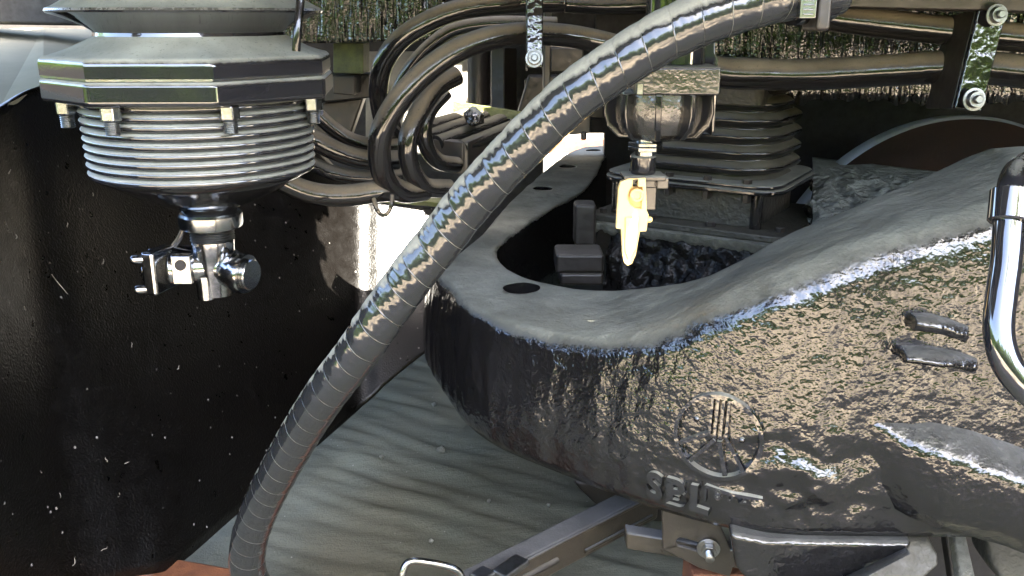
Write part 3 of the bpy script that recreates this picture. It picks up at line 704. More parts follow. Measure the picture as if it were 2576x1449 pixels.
# ------------------------------------------------------------------ ribbed housing with octagonal flange
HC = Vector((-.451, 1.30, 0))
def octa(r, z, ch=0.0, ang=(-60.5, -21.5, 24.5, 74.5, 119.5, 158.5, 204.5, 254.5)):
    return [Vector((HC.x + r * math.sin(R(a)), HC.y - r * math.cos(R(a)), z)) for a in ang]
def ribbed_housing():
    t = thing('ribbed_housing', 'round ribbed black housing with dusty octagonal flange and silver valve below', 'housing', Vector((HC.x, HC.y, .69)))
    RO = .199
    mesh('lower_flange', *prism(octa(RO + .003, .992), (0, 0, .0310)), 'housing', t, bevel=.007, seg=3)
    mesh('flange_seam', *prism(octa(RO - .001, 1.0235), (0, 0, .003)), 'silver', t)
    # upper flange and dusty cone up to the neck, one casting
    V, F = [], []
    ang0 = (-60.5, -21.5, 24.5, 74.5, 119.5, 158.5, 204.5, 254.5, 299.5)
    def orad(a, r):
        a = a % 360
        for k in range(8):
            lo, hi = ang0[k], ang0[k + 1]; aa = a if a < 299.5 else a - 360
            if lo <= aa <= hi:
                p = Vector((math.sin(R(lo)), -math.cos(R(lo)))) * r; q = Vector((math.sin(R(hi)), -math.cos(R(hi)))) * r
                d = Vector((math.sin(R(aa)), -math.cos(R(aa)))); e = q - p
                den = d.x * e.y - d.y * e.x; return (p.x * e.y - p.y * e.x) / den
        return r
    seg = 240
    secs = [(1.0, 1.0265, 0), (1.0, 1.0275, 0), (1.0, 1.0405, 0), (1.0, 1.0415, 0), (.997, 1.0445, 0), (.990, 1.0475, 0), (.972, 1.0505, 0), (.93, 1.0525, .05), (.85, 1.058, .45), (.77, 1.065, .9), (.70, 1.071, 1), (.665, 1.0755, 1), (.66, 1.080, 1), (.672, 1.083, 1), (.72, 1.089, 1), (.80, 1.096, 1), (.875, 1.1015, 1), (.92, 1.104, 1), (.94, 1.1055, 1), (.947, 1.108, 1), (.94, 1.111, 1), (.90, 1.114, 1), (.8, 1.125, 1), (.7, 1.16, 1), (.7, 1.36, 1)]
    for k, z, rnd in secs:
        for j in range(seg):
            a = 360 * j / seg - 60.5; rr = orad(a, RO) * (1 - rnd) + RO * .975 * rnd
            rr *= k; V.append(Vector((HC.x + rr * math.sin(R(a)), HC.y - rr * math.cos(R(a)), z)))
    for i in range(len(secs) - 1):
        for j in range(seg): F.append((i * seg + j, i * seg + (j + 1) % seg, (i + 1) * seg + (j + 1) % seg, (i + 1) * seg + j))
    mesh('upper_casting', V, F, 'housing', t, angle=32)
    # bellows ribs
    prof = []; n = 9; z1, z0 = .993, .883
    for i in range(n * 10 + 1):
        f = i / (n * 10); z = z1 + (z0 - z1) * f; ph = (f * n) % 1.0
        prof.append((.153 + .0085 * math.sqrt(max(0, 1 - (2 * ph - 1) ** 2)) - .003 * f, z))
    mesh('ribbed_body', *lathe(HC, prof, 128), 'housing', t, angle=60, label='stack of nine rounded ribs')
    mesh('bottom_cone', *lathe(HC, [(.147, .8835), (.145, .879), (.132, .872), (.10, .853), (.06, .836), (.042, .829), (.038, .822)], 96), 'gloss', t, angle=60)
    ang = (-62, -19, 31, 80, 119, 165, 211, 255)
    for k, a in enumerate(ang):
        p = Vector((HC.x + .173 * math.sin(R(a)), HC.y - .173 * math.cos(R(a)), 0))
        b = mesh('bolt', *cyl(p + Vector((0, 0, .9735)), .0138, .0185, None, 6), 'silver', t, smooth=False, bevel=.002)
        mesh('bolt_thread', *thread(p + Vector((0, 0, .9735)), .0095, -.018, None, 7), 'dullmetal', b)
    p = P(747, 40, 1.16)
    mesh('vent_rod', *tube([P(745, 128, 1.16), P(748, 80, 1.16), P(757, -10, 1.17), P(760, -60, 1.17)], .0055, 12, 12), 'gloss', t)
    c = Vector((HC.x, HC.y, 0))
    mesh('collar_nut', *lathe(c, [(.038, .797), (.044, .799), (.0455, .803), (.0455, .818), (.043, .822)], 8 * 6, None, True, lambda th, h: 1 - .02 * (math.cos(th * 8))), 'silver', t, angle=30)
    mesh('threaded_neck', *thread(c + Vector((0, 0, .778)), .0325, .020, None, 5, 40), 'dullmetal', t)
    # valve
    mesh('valve_body', *join(lathe(c, [(.031, .7785), (.0305, .755), (.029, .752), (.029, .735), (.027, .720), (.024, .694), (.018, .692)], 36),
                             lathe(c + Vector((0, 0, .738)), [(.026, -.065), (.027, -.02), (.028, .03)], 30, (1, -.12, -.1)),
                             lathe(c + Vector((-.012, -.014, .715)), [(.014, -.024), (.015, .012)], 20)), 'valve', t, angle=40, label='cast silver valve body')
    ax = Vector((1, -.35, -.05)).normalized(); q = c + Vector((.022, -.012, .733))
    mesh('valve_plug', *lathe(q, [(.022, -.005), (.026, .006), (.026, .016), (.0295, .017), (.031, .026), (.0295, .034)], 30, ax), 'valve', t, angle=35)
    mesh('plug_face', *lathe(q, [(.023, .0345), (.0235, .041), (.022, .043)], 30, ax), 'silver', t, angle=35)
    ay = Vector((-1, -.25, 0)).normalized(); q = c + Vector((-.02, -.008, .738))
    mesh('side_port', *join(lathe(q, [(.022, -.01), (.024, .045)], 30, ay), box(q + ay * .018 + Vector((.0, -.020, .004)), (.030, .018, .045))), 'valve', t, bevel=.003)
    mesh('port_shade_disc', *lathe(q + ay * .018 + Vector((0, -.0295, .012)), [(.008, 0), (.008, .0015)], 24, (0, -1, 0)), 'void', t)  # dark disc painted in for the shade inside the port
    m3 = Matrix.Rotation(R(-14), 3, 'Z')
    cv = mesh('end_cover', *box(q + ay * .058, (.022, .058, .066), m3), 'valve', t, bevel=.005, seg=3)
    for dy, dz in ((-.02, .022), (.02, .022), (-.02, -.024), (.0, .0)):
        mesh('cover_screw', *lathe(q + ay * .066 + m3 @ Vector((0, dy, dz)), [(.0055, 0), (.0065, .006), (.0065, .016), (.005, .018)], 14, ay), 'valve', cv)
    mesh('breather_tube', *tube([c + Vector((-.036, .0, .810)), c + Vector((-.047, -.0, .785)), c + Vector((-.062, .002, .766)), c + Vector((-.075, .004, .752))], .0048, 20, 10), 'cable', t)
ribbed_housing()

# ------------------------------------------------------------------ the wrapped hose in front
def main_hose():
    pts = [(2110, -30, .97), (2060, -22, .965), (1945, -8, .95), (1803, 34, .945), (1688, 82, .945), (1608, 128, .948), (1463, 226, .955), (1356, 323, .965), (1251, 432, .975), (1170, 523, .985), (1100, 615, .99),
           (1041, 687, .99), (951, 810, .995), (905, 879, 1.005), (820, 990, 1.03), (745, 1108, 1.07), (663, 1260, 1.12), (625, 1370, 1.145), (630, 1455, 1.165), (690, 1530, 1.18), (800, 1560, 1.20)]
    ctrl = [P(*p) for p in pts]; n, seg, turns = 900, 64, 46
    t = thing('wrapped_hose', 'thick black spiral wrapped hose sweeping down across the front', 'hose', ctrl[-1])
    def rf(f, a, p):
        ph = (f * turns + a) % 1.0
        k = 1 + .030 * math.sin(math.pi * ph) ** .7 - .012
        s = f * turns
        k += .017 * noise.noise(Vector((s * 2.2, math.cos(a * 6.283) * 2.4, math.sin(a * 6.283) * 2.4)))
        k += .013 * noise.noise(Vector((s * 5.5, math.cos(a * 6.283) * 1.2, math.sin(a * 6.283) * 1.2)))
        k += .005 * noise.noise(Vector((s * 13, math.cos(a * 6.283) * 1.4, math.sin(a * 6.283) * 1.4)))
        return k
    V, F = tube(ctrl, .0265, n, seg, rf)
    o = mesh('hose_body', V, F, 'hose', t, angle=0)
    uv = o.data.uv_layers.new(name='UVMap')
    for poly in o.data.polygons:
        idx = list(poly.vertices); wrap = len(idx) == 4 and any(i % seg == 0 for i in idx) and any(i % seg == seg - 1 for i in idx)
        for li, vi in zip(poly.loop_indices, idx):
            j = vi % seg; i = vi // seg
            uv.data[li].uv = (i / n * turns, (1.0 if (wrap and j == 0) else j / seg))
    c = ctrl[1]; d = (ctrl[2] - ctrl[1]).normalized()
    cl = mesh('hose_clamp', *lathe(c + d * .02, [(.0295, -.03), (.031, -.03), (.0315, 0), (.031, .012), (.0295, .012)], 40, d), 'gloss', t, angle=30)
    q = P(2030, 12, .925)
    mesh('clamp_screw', *join(box(q, (.016, .012, .026)), *[box(q + Vector((0, -.0065, -.009 + .0045 * k)), (.010, .002, .0018)) for k in range(5)]), 'silver', cl, bevel=.0015)
    mesh('hose_fitting', *box(P(2058, 0, .945), (.014, .05, .06)), 'dark', t, bevel=.004)
main_hose()

# ------------------------------------------------------------------ cable loops and the pipes of the back row
def cable(pts, rpx, label, name='cable', group='black cables looping behind the housing', mat='cable', cat='cable', n=90):
    if cat == 'cable': pts = [(u, v, 1.5 + (Y - 1.72) * .62) for u, v, Y in pts]
    ctrl = [P(*p) for p in pts]; mid = ctrl[len(ctrl) // 2]; u, v, Y = pts[len(pts) // 2]
    c = mid.y * CP + (CAM_H - mid.z) * SP
    rr = rpx / FPX * c
    o = mesh(name, *tube(ctrl, rr, n, 24, lambda f, a, p: 1 + .02 * noise.noise(p * 18)), mat, angle=0)
    return tag(o, label, cat, group)
cable([(1420, 6, 2.0), (1324, 6, 1.98), (1224, 14, 1.95), (1150, 26, 1.92), (1077, 54, 1.9), (1010, 97, 1.9), (968, 152, 1.92), (953, 210, 1.95), (955, 260, 2.0), (968, 310, 2.06), (1000, 350, 2.12)], 26, 'outermost black cable of the loop, arching from the left clamp')
cable([(1400, 60, 2.08), (1250, 58, 2.06), (1150, 72, 2.05), (1090, 108, 2.05), (1040, 160, 2.06), (1005, 220, 2.08), (990, 280, 2.1), (995, 340, 2.12)], 17, 'thin dark cable in the shade between the two big arches')
cable([(1640, 150, 2.02), (1560, 118, 1.97), (1440, 92, 1.92), (1324, 85, 1.88), (1240, 95, 1.84), (1160, 122, 1.8), (1090, 165, 1.77), (1030, 220, 1.75), (985, 280, 1.74), (958, 340, 1.74), (955, 400, 1.76), (970, 450, 1.8), (1010, 482, 1.86), (1070, 478, 1.93)], 30, 'main arching cable in front, bright along its upper edge')
cable([(1150, 190, 2.0), (1105, 215, 1.96), (1070, 255, 1.92), (1045, 300, 1.88), (1028, 345, 1.86), (1026, 390, 1.86), (1040, 436, 1.88), (1070, 470, 1.92), (1130, 474, 1.98)], 25, 'second strand hugging the main arch on its right')
cable([(1120, 230, 2.08), (1085, 270, 2.05), (1068, 310, 2.03), (1068, 350, 2.03), (1082, 385, 2.05), (1108, 408, 2.08), (1150, 415, 2.14)], 21, 'short innermost strand of the cable loop')
cable([(700, 200, 1.95), (760, 250, 1.98), (800, 290, 2.0), (840, 325, 2.02), (885, 353, 2.04), (940, 366, 2.06), (1000, 366, 2.08)], 19, 'upper cable slanting down out from behind the ribs')
cable([(700, 312, 1.9), (781, 348, 1.92), (836, 376, 1.94), (885, 394, 1.96), (940, 404, 1.98), (1000, 402, 2.02)], 25, 'second cable from behind the ribs, dusty on top')
cable([(700, 380, 1.98), (784, 412, 2.0), (836, 434, 2.0), (885, 444, 2.02), (950, 446, 2.04), (1010, 440, 2.06)], 19, 'third cable from behind the ribs, half hidden')
cable([(640, 420, 1.72), (722, 462, 1.74), (765, 480, 1.75), (820, 491, 1.76), (885, 491, 1.78), (950, 482, 1.8), (1010, 478, 1.86)], 28, 'lowest thick cable sagging under the others')
o = mesh('cable_tie', *tube([P(940, 500, 1.53), P(945, 520, 1.52), P(958, 539, 1.52), P(974, 538, 1.52), P(985, 515, 1.52), P(987, 490, 1.525)], .004, 30, 8), 'cable'); tag(o, 'thin black cable tie loop hanging under the lowest cable', 'cable tie')
PG = 'dusty black pipes along the carriage side'
cable([(1700, 150, 1.74), (1798, 180, 1.75), (1920, 187, 1.75), (2051, 187, 1.75), (2250, 176, 1.72), (2420, 168, 1.69), (2576, 180, 1.66), (2750, 200, 1.62)], 40, 'lower dusty pipe passing behind the filter bowl', 'pipe', PG, 'cable', 'pipe')
cable([(1850, 8, 1.80), (1968, 22, 1.78), (2100, 45, 1.75), (2260, 64, 1.72), (2430, 82, 1.69), (2576, 96, 1.66), (2750, 112, 1.62)], 35, 'upper dusty pipe running to the right edge', 'pipe', PG, 'cable', 'pipe')
cable([(1250, 20, 2.1), (1400, 10, 2.1), (1520, 14, 2.1), (1640, 12, 2.1)], 22, 'short dark pipe at the top between bracket and hose', 'pipe', PG, 'cable', 'pipe')

def bolt_parts(parent, c, ax, r):
    b = mesh('bolt', *lathe(c, [(r * 1.35, 0), (r * 1.35, r * .22), (r * 1.05, r * .24), (r * .9, r * .9)], 6 * 4, ax), 'dullmetal', parent, angle=30)
    mesh('bolt_thread', *thread(c + Vector(ax).normalized() * r * .5, r * .5, r * 1.0, ax, 5, 16), 'dullmetal', b)
def bracket(name, label, pa, pb, pc, pd, depth, bolts, mat):
    """flat bar: four front corners top-left, top-right, bottom-right, bottom-left"""
    q = [P(*p) for p in (pa, pb, pc, pd)]
    t = thing(name, label, 'bracket', q[3], 'cable and pipe brackets')
    n = (q[1] - q[0]).cross(q[3] - q[0]).normalized()
    if n.y > 0: n = -n
    mesh('bar', *prism(q, -n * .012), mat, t, bevel=.003)
    side = [q[0] - n * .012, q[3] - n * .012]
    mesh('web', *prism([q[0] - n * .0125, q[0].lerp(q[1], .12) - n * .0125, q[3].lerp(q[2], .12) - n * .0125, q[3] - n * .0125], -n * depth), 'dark', t, bevel=.002)
    for u, v, Y, r in bolts: bolt_parts(t, P(u, v, Y), n, r)
bracket('pipe_bracket', 'upright mossy bracket bar with two nuts clamping the pipes at the right', (2462, 24, 1.60), (2534, 28, 1.60), (2470, 281, 1.585), (2402, 274, 1.585), .10, [(2506, 38, 1.585, .0135), (2449, 250, 1.572, .0145)], 'barpaint')
bracket('pipe_bracket', 'upright bracket bar with one nut holding the arching cables', (1324, -40, 1.56), (1366, -40, 1.56), (1366, 171, 1.54), (1324, 170, 1.54), .05, [(1344, 147, 1.53, .011)], 'barpaint')
mesh_ = mesh('cable_saddle', *join(box(P(1376, 85, 1.85), (.014, .07, .26)), box(P(1425, 150, 1.93), (.07, .03, .05))), 'dark', bevel=.004); tag(mesh_, 'dark steel saddle plate beside the cable bracket', 'saddle plate')

# corroded sheets behind
def sheet(name, label, c4, rows, mat='corrugated', ragged=True):
    a, b, c, d = [P(*p) for p in c4]; V, F = [], []; nx, nz = 260, 30
    for i in range(nx + 1):
        for j in range(nz + 1):
            p = a.lerp(b, i / nx).lerp(d.lerp(c, i / nx), j / nz)
            s = i / nx * (b - a).length
            y = .006 * noise.noise(Vector((s * 55, j * .05, 1))) + .004 * noise.noise(Vector((s * 140, j * .12, 4)))
            p = p + Vector((0, y, 0))
            if ragged and j == nz: p.z += -.012 + .022 * noise.noise(Vector((s * 26, 3, 0))) + .012 * noise.noise(Vector((s * 70, 3, 0)))
            V.append(p)
    for i in range(nx):
        for j in range(nz):
            q = i * (nz + 1) + j; F.append((q, q + 1, q + nz + 2, q + nz + 1))
    o = mesh(name, V, F, mat, angle=0); s = o.modifiers.new('thick', 'SOLIDIFY'); s.thickness = .008
    return tag(o, label, 'steel sheet')
sheet('corroded_sheet', 'corroded vertically streaked sheet behind the two pipes', ((1760, -90, 2.05), (2700, -90, 1.85), (2700, 245, 1.85), (1760, 236, 2.05)), 0)
sheet('corroded_sheet', 'dark streaked sheet behind the cable arches at the top left', ((640, -90, 2.25), (1120, -90, 2.25), (1120, 100, 2.25), (640, 112, 2.25)), 0, ragged=False)
sheet('corroded_sheet', 'narrow rough sheet edge above the filter bowl', ((1380, 140, 2.02), (1760, 150, 2.02), (1760, 205, 2.02), (1380, 172, 2.02)), 0, 'dark')
o = mesh('top_beam', *prism([P(1960, -60, 1.66), P(2700, -60, 1.58), P(2700, 36, 1.58), P(2072, 20, 1.65), P(1960, 16, 1.66)], (.03, .1, 0)), 'dark', bevel=.006); tag(o, 'black steel beam along the top right edge', 'beam')
o = mesh('top_beam', *prism([P(-300, -60, 2.3), P(560, -60, 2.3), P(560, 70, 2.3), P(-300, 58, 2.3)], (.03, .15, 0)), 'void', bevel=.01); tag(o, 'dark beam above the dusty shelf at top left', 'beam')
o = mesh('dark_backdrop', *join(prism([P(1700, 150, 2.85), P(2900, 150, 2.85), P(2900, 700, 2.85), P(1700, 700, 2.85)], (0, .05, 0)), prism([P(1500, -150, 2.9), P(2900, -150, 2.9), P(2900, 150, 2.9), P(1500, 150, 2.9)], (0, .05, 0))), 'void', smooth=False); tag(o, 'dark backdrop sheets standing in for deep shade behind the wheel', 'backdrop')  # dark sheets added where there is only shaded void behind the wheel
o = mesh('dark_backdrop', *join(prism([P(560, -150, 2.95), P(1500, -150, 2.95), P(1500, 150, 2.95), P(560, 150, 2.95)], (0, .05, 0))), 'void', smooth=False); tag(o, 'dark backdrop sheet standing in for deep shade behind the cables', 'backdrop')  # dark sheet added to fill the shade behind the cables

# stuff between the cables
o = mesh('side_panel', *join(prism([P(920, 130, 2.86), P(1300, 130, 2.86), P(1300, 330, 2.86), P(920, 420, 2.86)], (0, .02, 0))), 'pale', smooth=False); tag(o, 'pale dusty panel lit by sun behind the cable loops', 'panel')
o = mesh('hanging_cylinder', *tube([P(1205, 110, 2.6), P(1205, 200, 2.6), P(1205, 262, 2.6)], .033, 10, 20), 'dark'); tag(o, 'dark upright cylinder end in front of the pale panel', 'cylinder')
t = thing('support_post', 'dark upright post beside the pale panel', 'post', P(1262, 277, 2.4))
mesh('post', *prism([P(1236, 120, 2.4), P(1268, 120, 2.38), P(1268, 280, 2.38), P(1236, 277, 2.4)], (.005, .05, 0)), 'dark', t, bevel=.003)
mesh('flange', *prism([P(1269, 120, 2.38), P(1300, 120, 2.42), P(1300, 278, 2.42), P(1269, 281, 2.38)], (.0, .02, 0)), 'dark', t, bevel=.002)
def PT(u, v, Y): return P(u, v, 1.78 + (Y - 2.08) * .4)
t = thing('pipe_tray', 'open steel tray of slanting dusty pipes behind the hose', 'pipe tray', PT(1180, 440, 2.1))
mesh('tray_front', *join(prism([PT(1085, 350, 2.12), PT(1165, 357, 2.08), PT(1165, 440, 2.08), PT(1085, 430, 2.12)], (.02, .02, 0)), prism([PT(1165, 357, 2.08), PT(1300, 300, 2.5), PT(1300, 380, 2.5), PT(1165, 440, 2.08)], (.01, .0, 0))), 'dark', t, bevel=.003)
mesh('mossy_rim', *prism([PT(1139, 256, 2.55), PT(1310, 282, 2.5), PT(1310, 300, 2.5), PT(1139, 292, 2.55)], (0, .02, 0)), 'moss', t)
for k, (a, b) in enumerate((((1070, 322, 2.2), (1200, 285, 2.6)), ((1075, 345, 2.16), (1240, 288, 2.6)), ((1100, 360, 2.12), (1270, 300, 2.55)), ((1160, 372, 2.1), (1310, 312, 2.5)))):
    mesh('tray_pipe', *tube([PT(*a), PT(*b)], .0155, 6, 18), 'gaiter', t)
o = mesh('soot_lump', *roughen(lathe(PT(1193, 300, 2.25), [(.004, -.016), (.02, -.006), (.02, .01), (.008, .022)], 18), .006, 60), 'grime'); tag(o, 'small black crusty lump resting on the tray pipes', 'lump')
o = mesh('mossy_box', *prism([P(838, 108, 2.3), P(914, 108, 2.3), P(914, 186, 2.3), P(838, 184, 2.3)], (0, .1, 0)), 'moss', bevel=.003); tag(o, 'mossy square plate right of the octagonal flange', 'plate')
o = mesh('mossy_box', *prism([P(838, 191, 2.28), P(892, 193, 2.28), P(892, 240, 2.28), P(838, 236, 2.28)], (0, .1, 0)), 'dark', bevel=.003); tag(o, 'small dark plate under the mossy square plate', 'plate')
o = mesh('angle_beam', *join(prism([P(780, 186, 2.38), P(945, 186, 2.38), P(945, 245, 2.38), P(780, 262, 2.38)], (0, .08, 0)), prism([P(790, 262, 2.45), P(915, 245, 2.45), P(880, 345, 2.45), P(790, 345, 2.45)], (0, .06, 0))), 'dark', bevel=.006); tag(o, 'dark folded angle beam between housing and cables', 'beam')
o = mesh('mossy_ledge', *prism([P(880, 496, 2.05), P(996, 496, 2.05), P(1120, 512, 2.0), P(1120, 524, 2.0), P(996, 509, 2.05), P(880, 508, 2.05)], (0, .05, 0)), 'moss', bevel=.002); tag(o, 'narrow green ledge under the cable loops', 'ledge')
o = mesh('hanging_box', *join(prism([P(1440, 250, 2.2), P(1488, 245, 2.2), P(1485, 335, 2.2), P(1432, 340, 2.2)], (0, .06, 0)), cyl(P(1468, 352, 2.2), .008, .02, None, 6)), 'dark', bevel=.003); tag(o, 'small dark box with a stud hanging left of the filter bowl', 'box')
o = mesh('under_beam', *join(prism([P(1330, 190, 2.5), P(1520, 190, 2.5), P(1520, 300, 2.5), P(1300, 290, 2.5)], (0, .06, 0)), prism([P(1320, 200, 2.62), P(1350, 200, 2.62), P(1350, 240, 2.62), P(1320, 240, 2.62)], (0, .06, 0))), 'dark', bevel=.006); tag(o, 'dark shaded beam between post and filter bowl', 'beam')
o = mesh('far_rail', *prism([P(1330, 352, 4.4), P(1560, 352, 4.4), P(1560, 386, 4.4), P(1330, 386, 4.4)], (0, .08, 0)), 'rust', smooth=False); tag(o, 'rusty rail seen through the gap left of the filter', 'rail')

# ------------------------------------------------------------------ filter bowl and yellow handle
def filter_bowl():
    Y = 1.36; c = P(1655, 300, Y); cx, cy = c.x, Y
    z = lambda v: P(1655, v, Y).z
    t = thing('filter_bowl', 'black finned filter bowl with drain stem hanging beside the gaiter', 'filter', Vector((cx, cy, z(440))))
    zt, zb = z(228), z(352)
    mesh('bowl', *lathe((cx, cy, 0), [(.066, zt), (.068, zt - .02), (.066, zt - .042), (.058, zt - .06), (.042, zb + .006), (.024, zb)], 64), 'semi', t)
    for k in range(10):
        a = R(36 * k - 9); d = Vector((math.sin(a), -math.cos(a), 0)); e = Vector((d.y, -d.x, 0)) * -.0045
        pr = [(.055, zt), (.083, zt), (.085, zt - .03), (.080, zt - .05), (.062, zt - .068), (.035, zb + .004), (.03, zb + .02)]
        mesh('fin', *prism([Vector((cx, cy, zz)) + d * rr - e for rr, zz in pr], e * 2), 'gloss', t, bevel=.002)
    m3 = Matrix.Rotation(R(-4), 3, 'Z')
    mesh('cap_block', *join(box((cx + .018, cy - .004, z(196)), (.122, .14, .040), m3), box((cx + .018, cy - .0035, z(221)), (.116, .134, .011), m3)), 'semi', t, bevel=.004)
    mesh('cap_bolt', *join(cyl(P(1608, 236, Y - .066), .008, .014, None, 6)), 'silver', t, smooth=False)
    mesh('cap_bolt', *join(cyl(P(1768, 234, Y - .066), .008, .014, None, 6)), 'silver', t, smooth=False)
    mesh('side_casting', *prism([P(1742, 85, Y), P(1800, 90, Y), P(1800, 132, Y), P(1808, 150, Y), P(1806, 175, Y), P(1798, 330, Y + .02), P(1790, 345, Y + .02), P(1790, 160, Y), P(1742, 160, Y)], (.0, .05, 0)), 'housing', t, bevel=.005)
    mesh('neck', *cyl((cx + .02, cy, z(160)), .045, .14, None, 30), 'housing', t)
    zs = lambda v: P(1620, v, Y).z
    sx = P(1622, 400, Y).x
    mesh('drain_nut', *join(cyl((sx, cy, zs(378)), .0265, .007, None, 6), cyl((sx, cy, zs(366)), .0265, .006, None, 6), cyl((sx, cy, zs(392)), .015, .03, None, 20)), 'silver', t, smooth=False, bevel=.0012)
    mesh('drain_stem', *lathe((sx - .002, cy, 0), [(.018, zs(436)), (.0195, zs(430)), (.0195, zs(394)), (.017, zs(391))], 28), 'gloss', t)
    mesh('stem_clip', *join(box((sx - .002, cy, zs(443)), (.064, .05, .008)), box((sx + .026, cy - .006, zs(455)), (.018, .034, .018)), box((sx - .002, cy + .006, zs(458)), (.05, .03, .016)), box((sx + .010, cy + .012, zs(490)), (.022, .022, .05))), 'gloss', t, bevel=.002)
    # yellow lever: a plate with a window, a boss and a tapering tongue
    Yh = Y - .03
    h = thing('drain_lever', 'bright yellow plastic lever hanging from the drain stem', 'lever', P(1572, 668, Yh))
    out = [(1580, 450), (1562, 458), (1556, 475), (1550, 575), (1563, 577), (1566, 640), (1570, 660), (1578, 669), (1590, 664), (1600, 640), (1610, 583), (1626, 582), (1632, 540), (1627, 530), (1624, 448)]
    win = [(1592, 452), (1606, 450), (1605, 470), (1617, 470), (1614, 526), (1598, 524), (1584, 514), (1578, 496), (1584, 476), (1591, 468)]
    # outline and window bridged into one frame
    bm = bmesh.new(); base = ORG[h.name].inverted()
    def loopv(pp, y): return [bm.verts.new(base @ P(u, v, y)) for u, v in pp]
    thick = .013
    o1, w1 = loopv(out, Yh), loopv(win, Yh)
    eds = []
    for lp in (o1, w1):
        for i in range(len(lp)): eds.append(bm.edges.new((lp[i], lp[(i + 1) % len(lp)])))
    bmesh.ops.triangle_fill(bm, use_beauty=True, use_dissolve=False, edges=eds)
    ret = bmesh.ops.extrude_face_region(bm, geom=list(bm.faces))
    for v in ret['geom']:
        if isinstance(v, bmesh.types.BMVert): v.co.y += thick
    bmesh.ops.recalc_face_normals(bm, faces=bm.faces)
    me = bpy.data.meshes.new('lever_plate'); bm.to_mesh(me); bm.free(); me.materials.append(M['yellow'])
    ob = bpy.data.objects.new('lever_plate', me); COL.objects.link(ob); ob.parent = h
    b = ob.modifiers.new('bevel', 'BEVEL'); b.width = .0022; b.segments = 2; b.limit_method = 'ANGLE'; b.angle_limit = R(40)
    mesh('back_web', *prism([P(1570, 470, Yh + .012), P(1624, 470, Yh + .012), P(1624, 545, Yh + .012), P(1570, 545, Yh + .012)], (0, .006, 0)), 'yellow', h, smooth=False)
    mesh('boss', *lathe(P(1599, 487, Yh + .012), [(.0105, 0), (.0105, .016), (.0085, .0175), (.0065, .0172), (.006, .012)], 28, (0, -1, 0)), 'yellow', h, angle=30)
    mesh('tongue_rib', *prism([P(1572, 545, Yh), P(1608, 546, Yh), P(1598, 628, Yh), P(1580, 652, Yh), P(1572, 628, Yh)], (0, -.004, 0)), 'yellow', h, bevel=.002)
    mesh('pivot_knob', *lathe(P(1626, 552, Yh + .006), [(.005, 0), (.005, .006), (.003, .009)], 14, (1, 0, 0)), 'yellow', h)
filter_bowl()

# ------------------------------------------------------------------ bent pipe at the right edge
def bent_pipe():
    pts = [(2680, 392, 1.06), (2610, 405, 1.03), (2562, 432, .995), (2545, 480, .945), (2538, 560, .930), (2532, 650, .914), (2520, 740, .898), (2512, 820, .884), (2520, 880, .874), (2545, 935, .866), (2590, 985, .86), (2650, 1030, .86)]
    ctrl = [P(*p) for p in pts]
    t = thing('bent_pipe', 'glossy black bent pipe with collar at the right edge', 'pipe', ctrl[-1])
    mesh('pipe', *tube(ctrl, .0155, 120, 40), 'chromepipe', t, angle=0)
    a, b = P(2546, 478, .945), P(2538, 560, .930); d = (b - a)
    mesh('collar', *lathe(a, [(.0195, 0), (.0215, .002), (.0215, d.length - .002), (.0195, d.length)], 40, d), 'chromepipe', t, angle=40)
bent_pipe()

# ------------------------------------------------------------------ channel bar, loop, slotted plate, rails at the bottom
def channel_bar():
    A = [(1130, 1449, 1.28), (1163, 1433, 1.30), (1542, 1244, 1.62)]
    z = .235
    tb0, tb1 = PZ(1120, 1454, z), PZ(1590, 1220, z)
    tf0, tf1 = PZ(1230, 1452, z), PZ(1660, 1234, z)
    dn = Vector((0, 0, -.062))
    t = thing('channel_bar', 'worn dusty steel channel bar slanting under the bogie frame', 'channel bar', tb0 + dn)
    mesh('channel', *hexa(tb0, tf0, tf1, tb1, tb0 + dn, tf0 + dn, tf1 + dn, tb1 + dn), 'barmetal', t, bevel=.006, seg=3)
    def onface(u0, u1, a, b):    # raised bead along the front face: fractions along, drop
        d = (tf1 - tf0); n = Vector((d.y, -d.x, 0)).normalized()
        return [tf0 + d * k + Vector((0, 0, -h)) + n * .001 for k, h in ((u0, a), ((u0 + u1) / 2, (a + b) / 2), (u1, b))]
    mesh('edge_bead', *tube(onface(.02, .98, .004, .004), .0035, 20, 10), 'barmetal', t)
    mesh('edge_bead', *tube(onface(.52, .95, .046, .046), .004, 16, 10), 'barmetal', t)
    mesh('slot_rim', *tube(onface(.12, .36, .034, .034), .006, 16, 10), 'dark', t)
    # cross link to the right
    a = PZ(1578, 1345, z - .03); b = P(1900, 1405, 1.22)
    mesh('cross_link', *prism([P(1575, 1340, 1.30), P(1900, 1392, 1.22), P(1900, 1440, 1.22), P(1575, 1382, 1.30)], (.0, .03, 0)), 'barmetal', t, bevel=.004)
channel_bar()
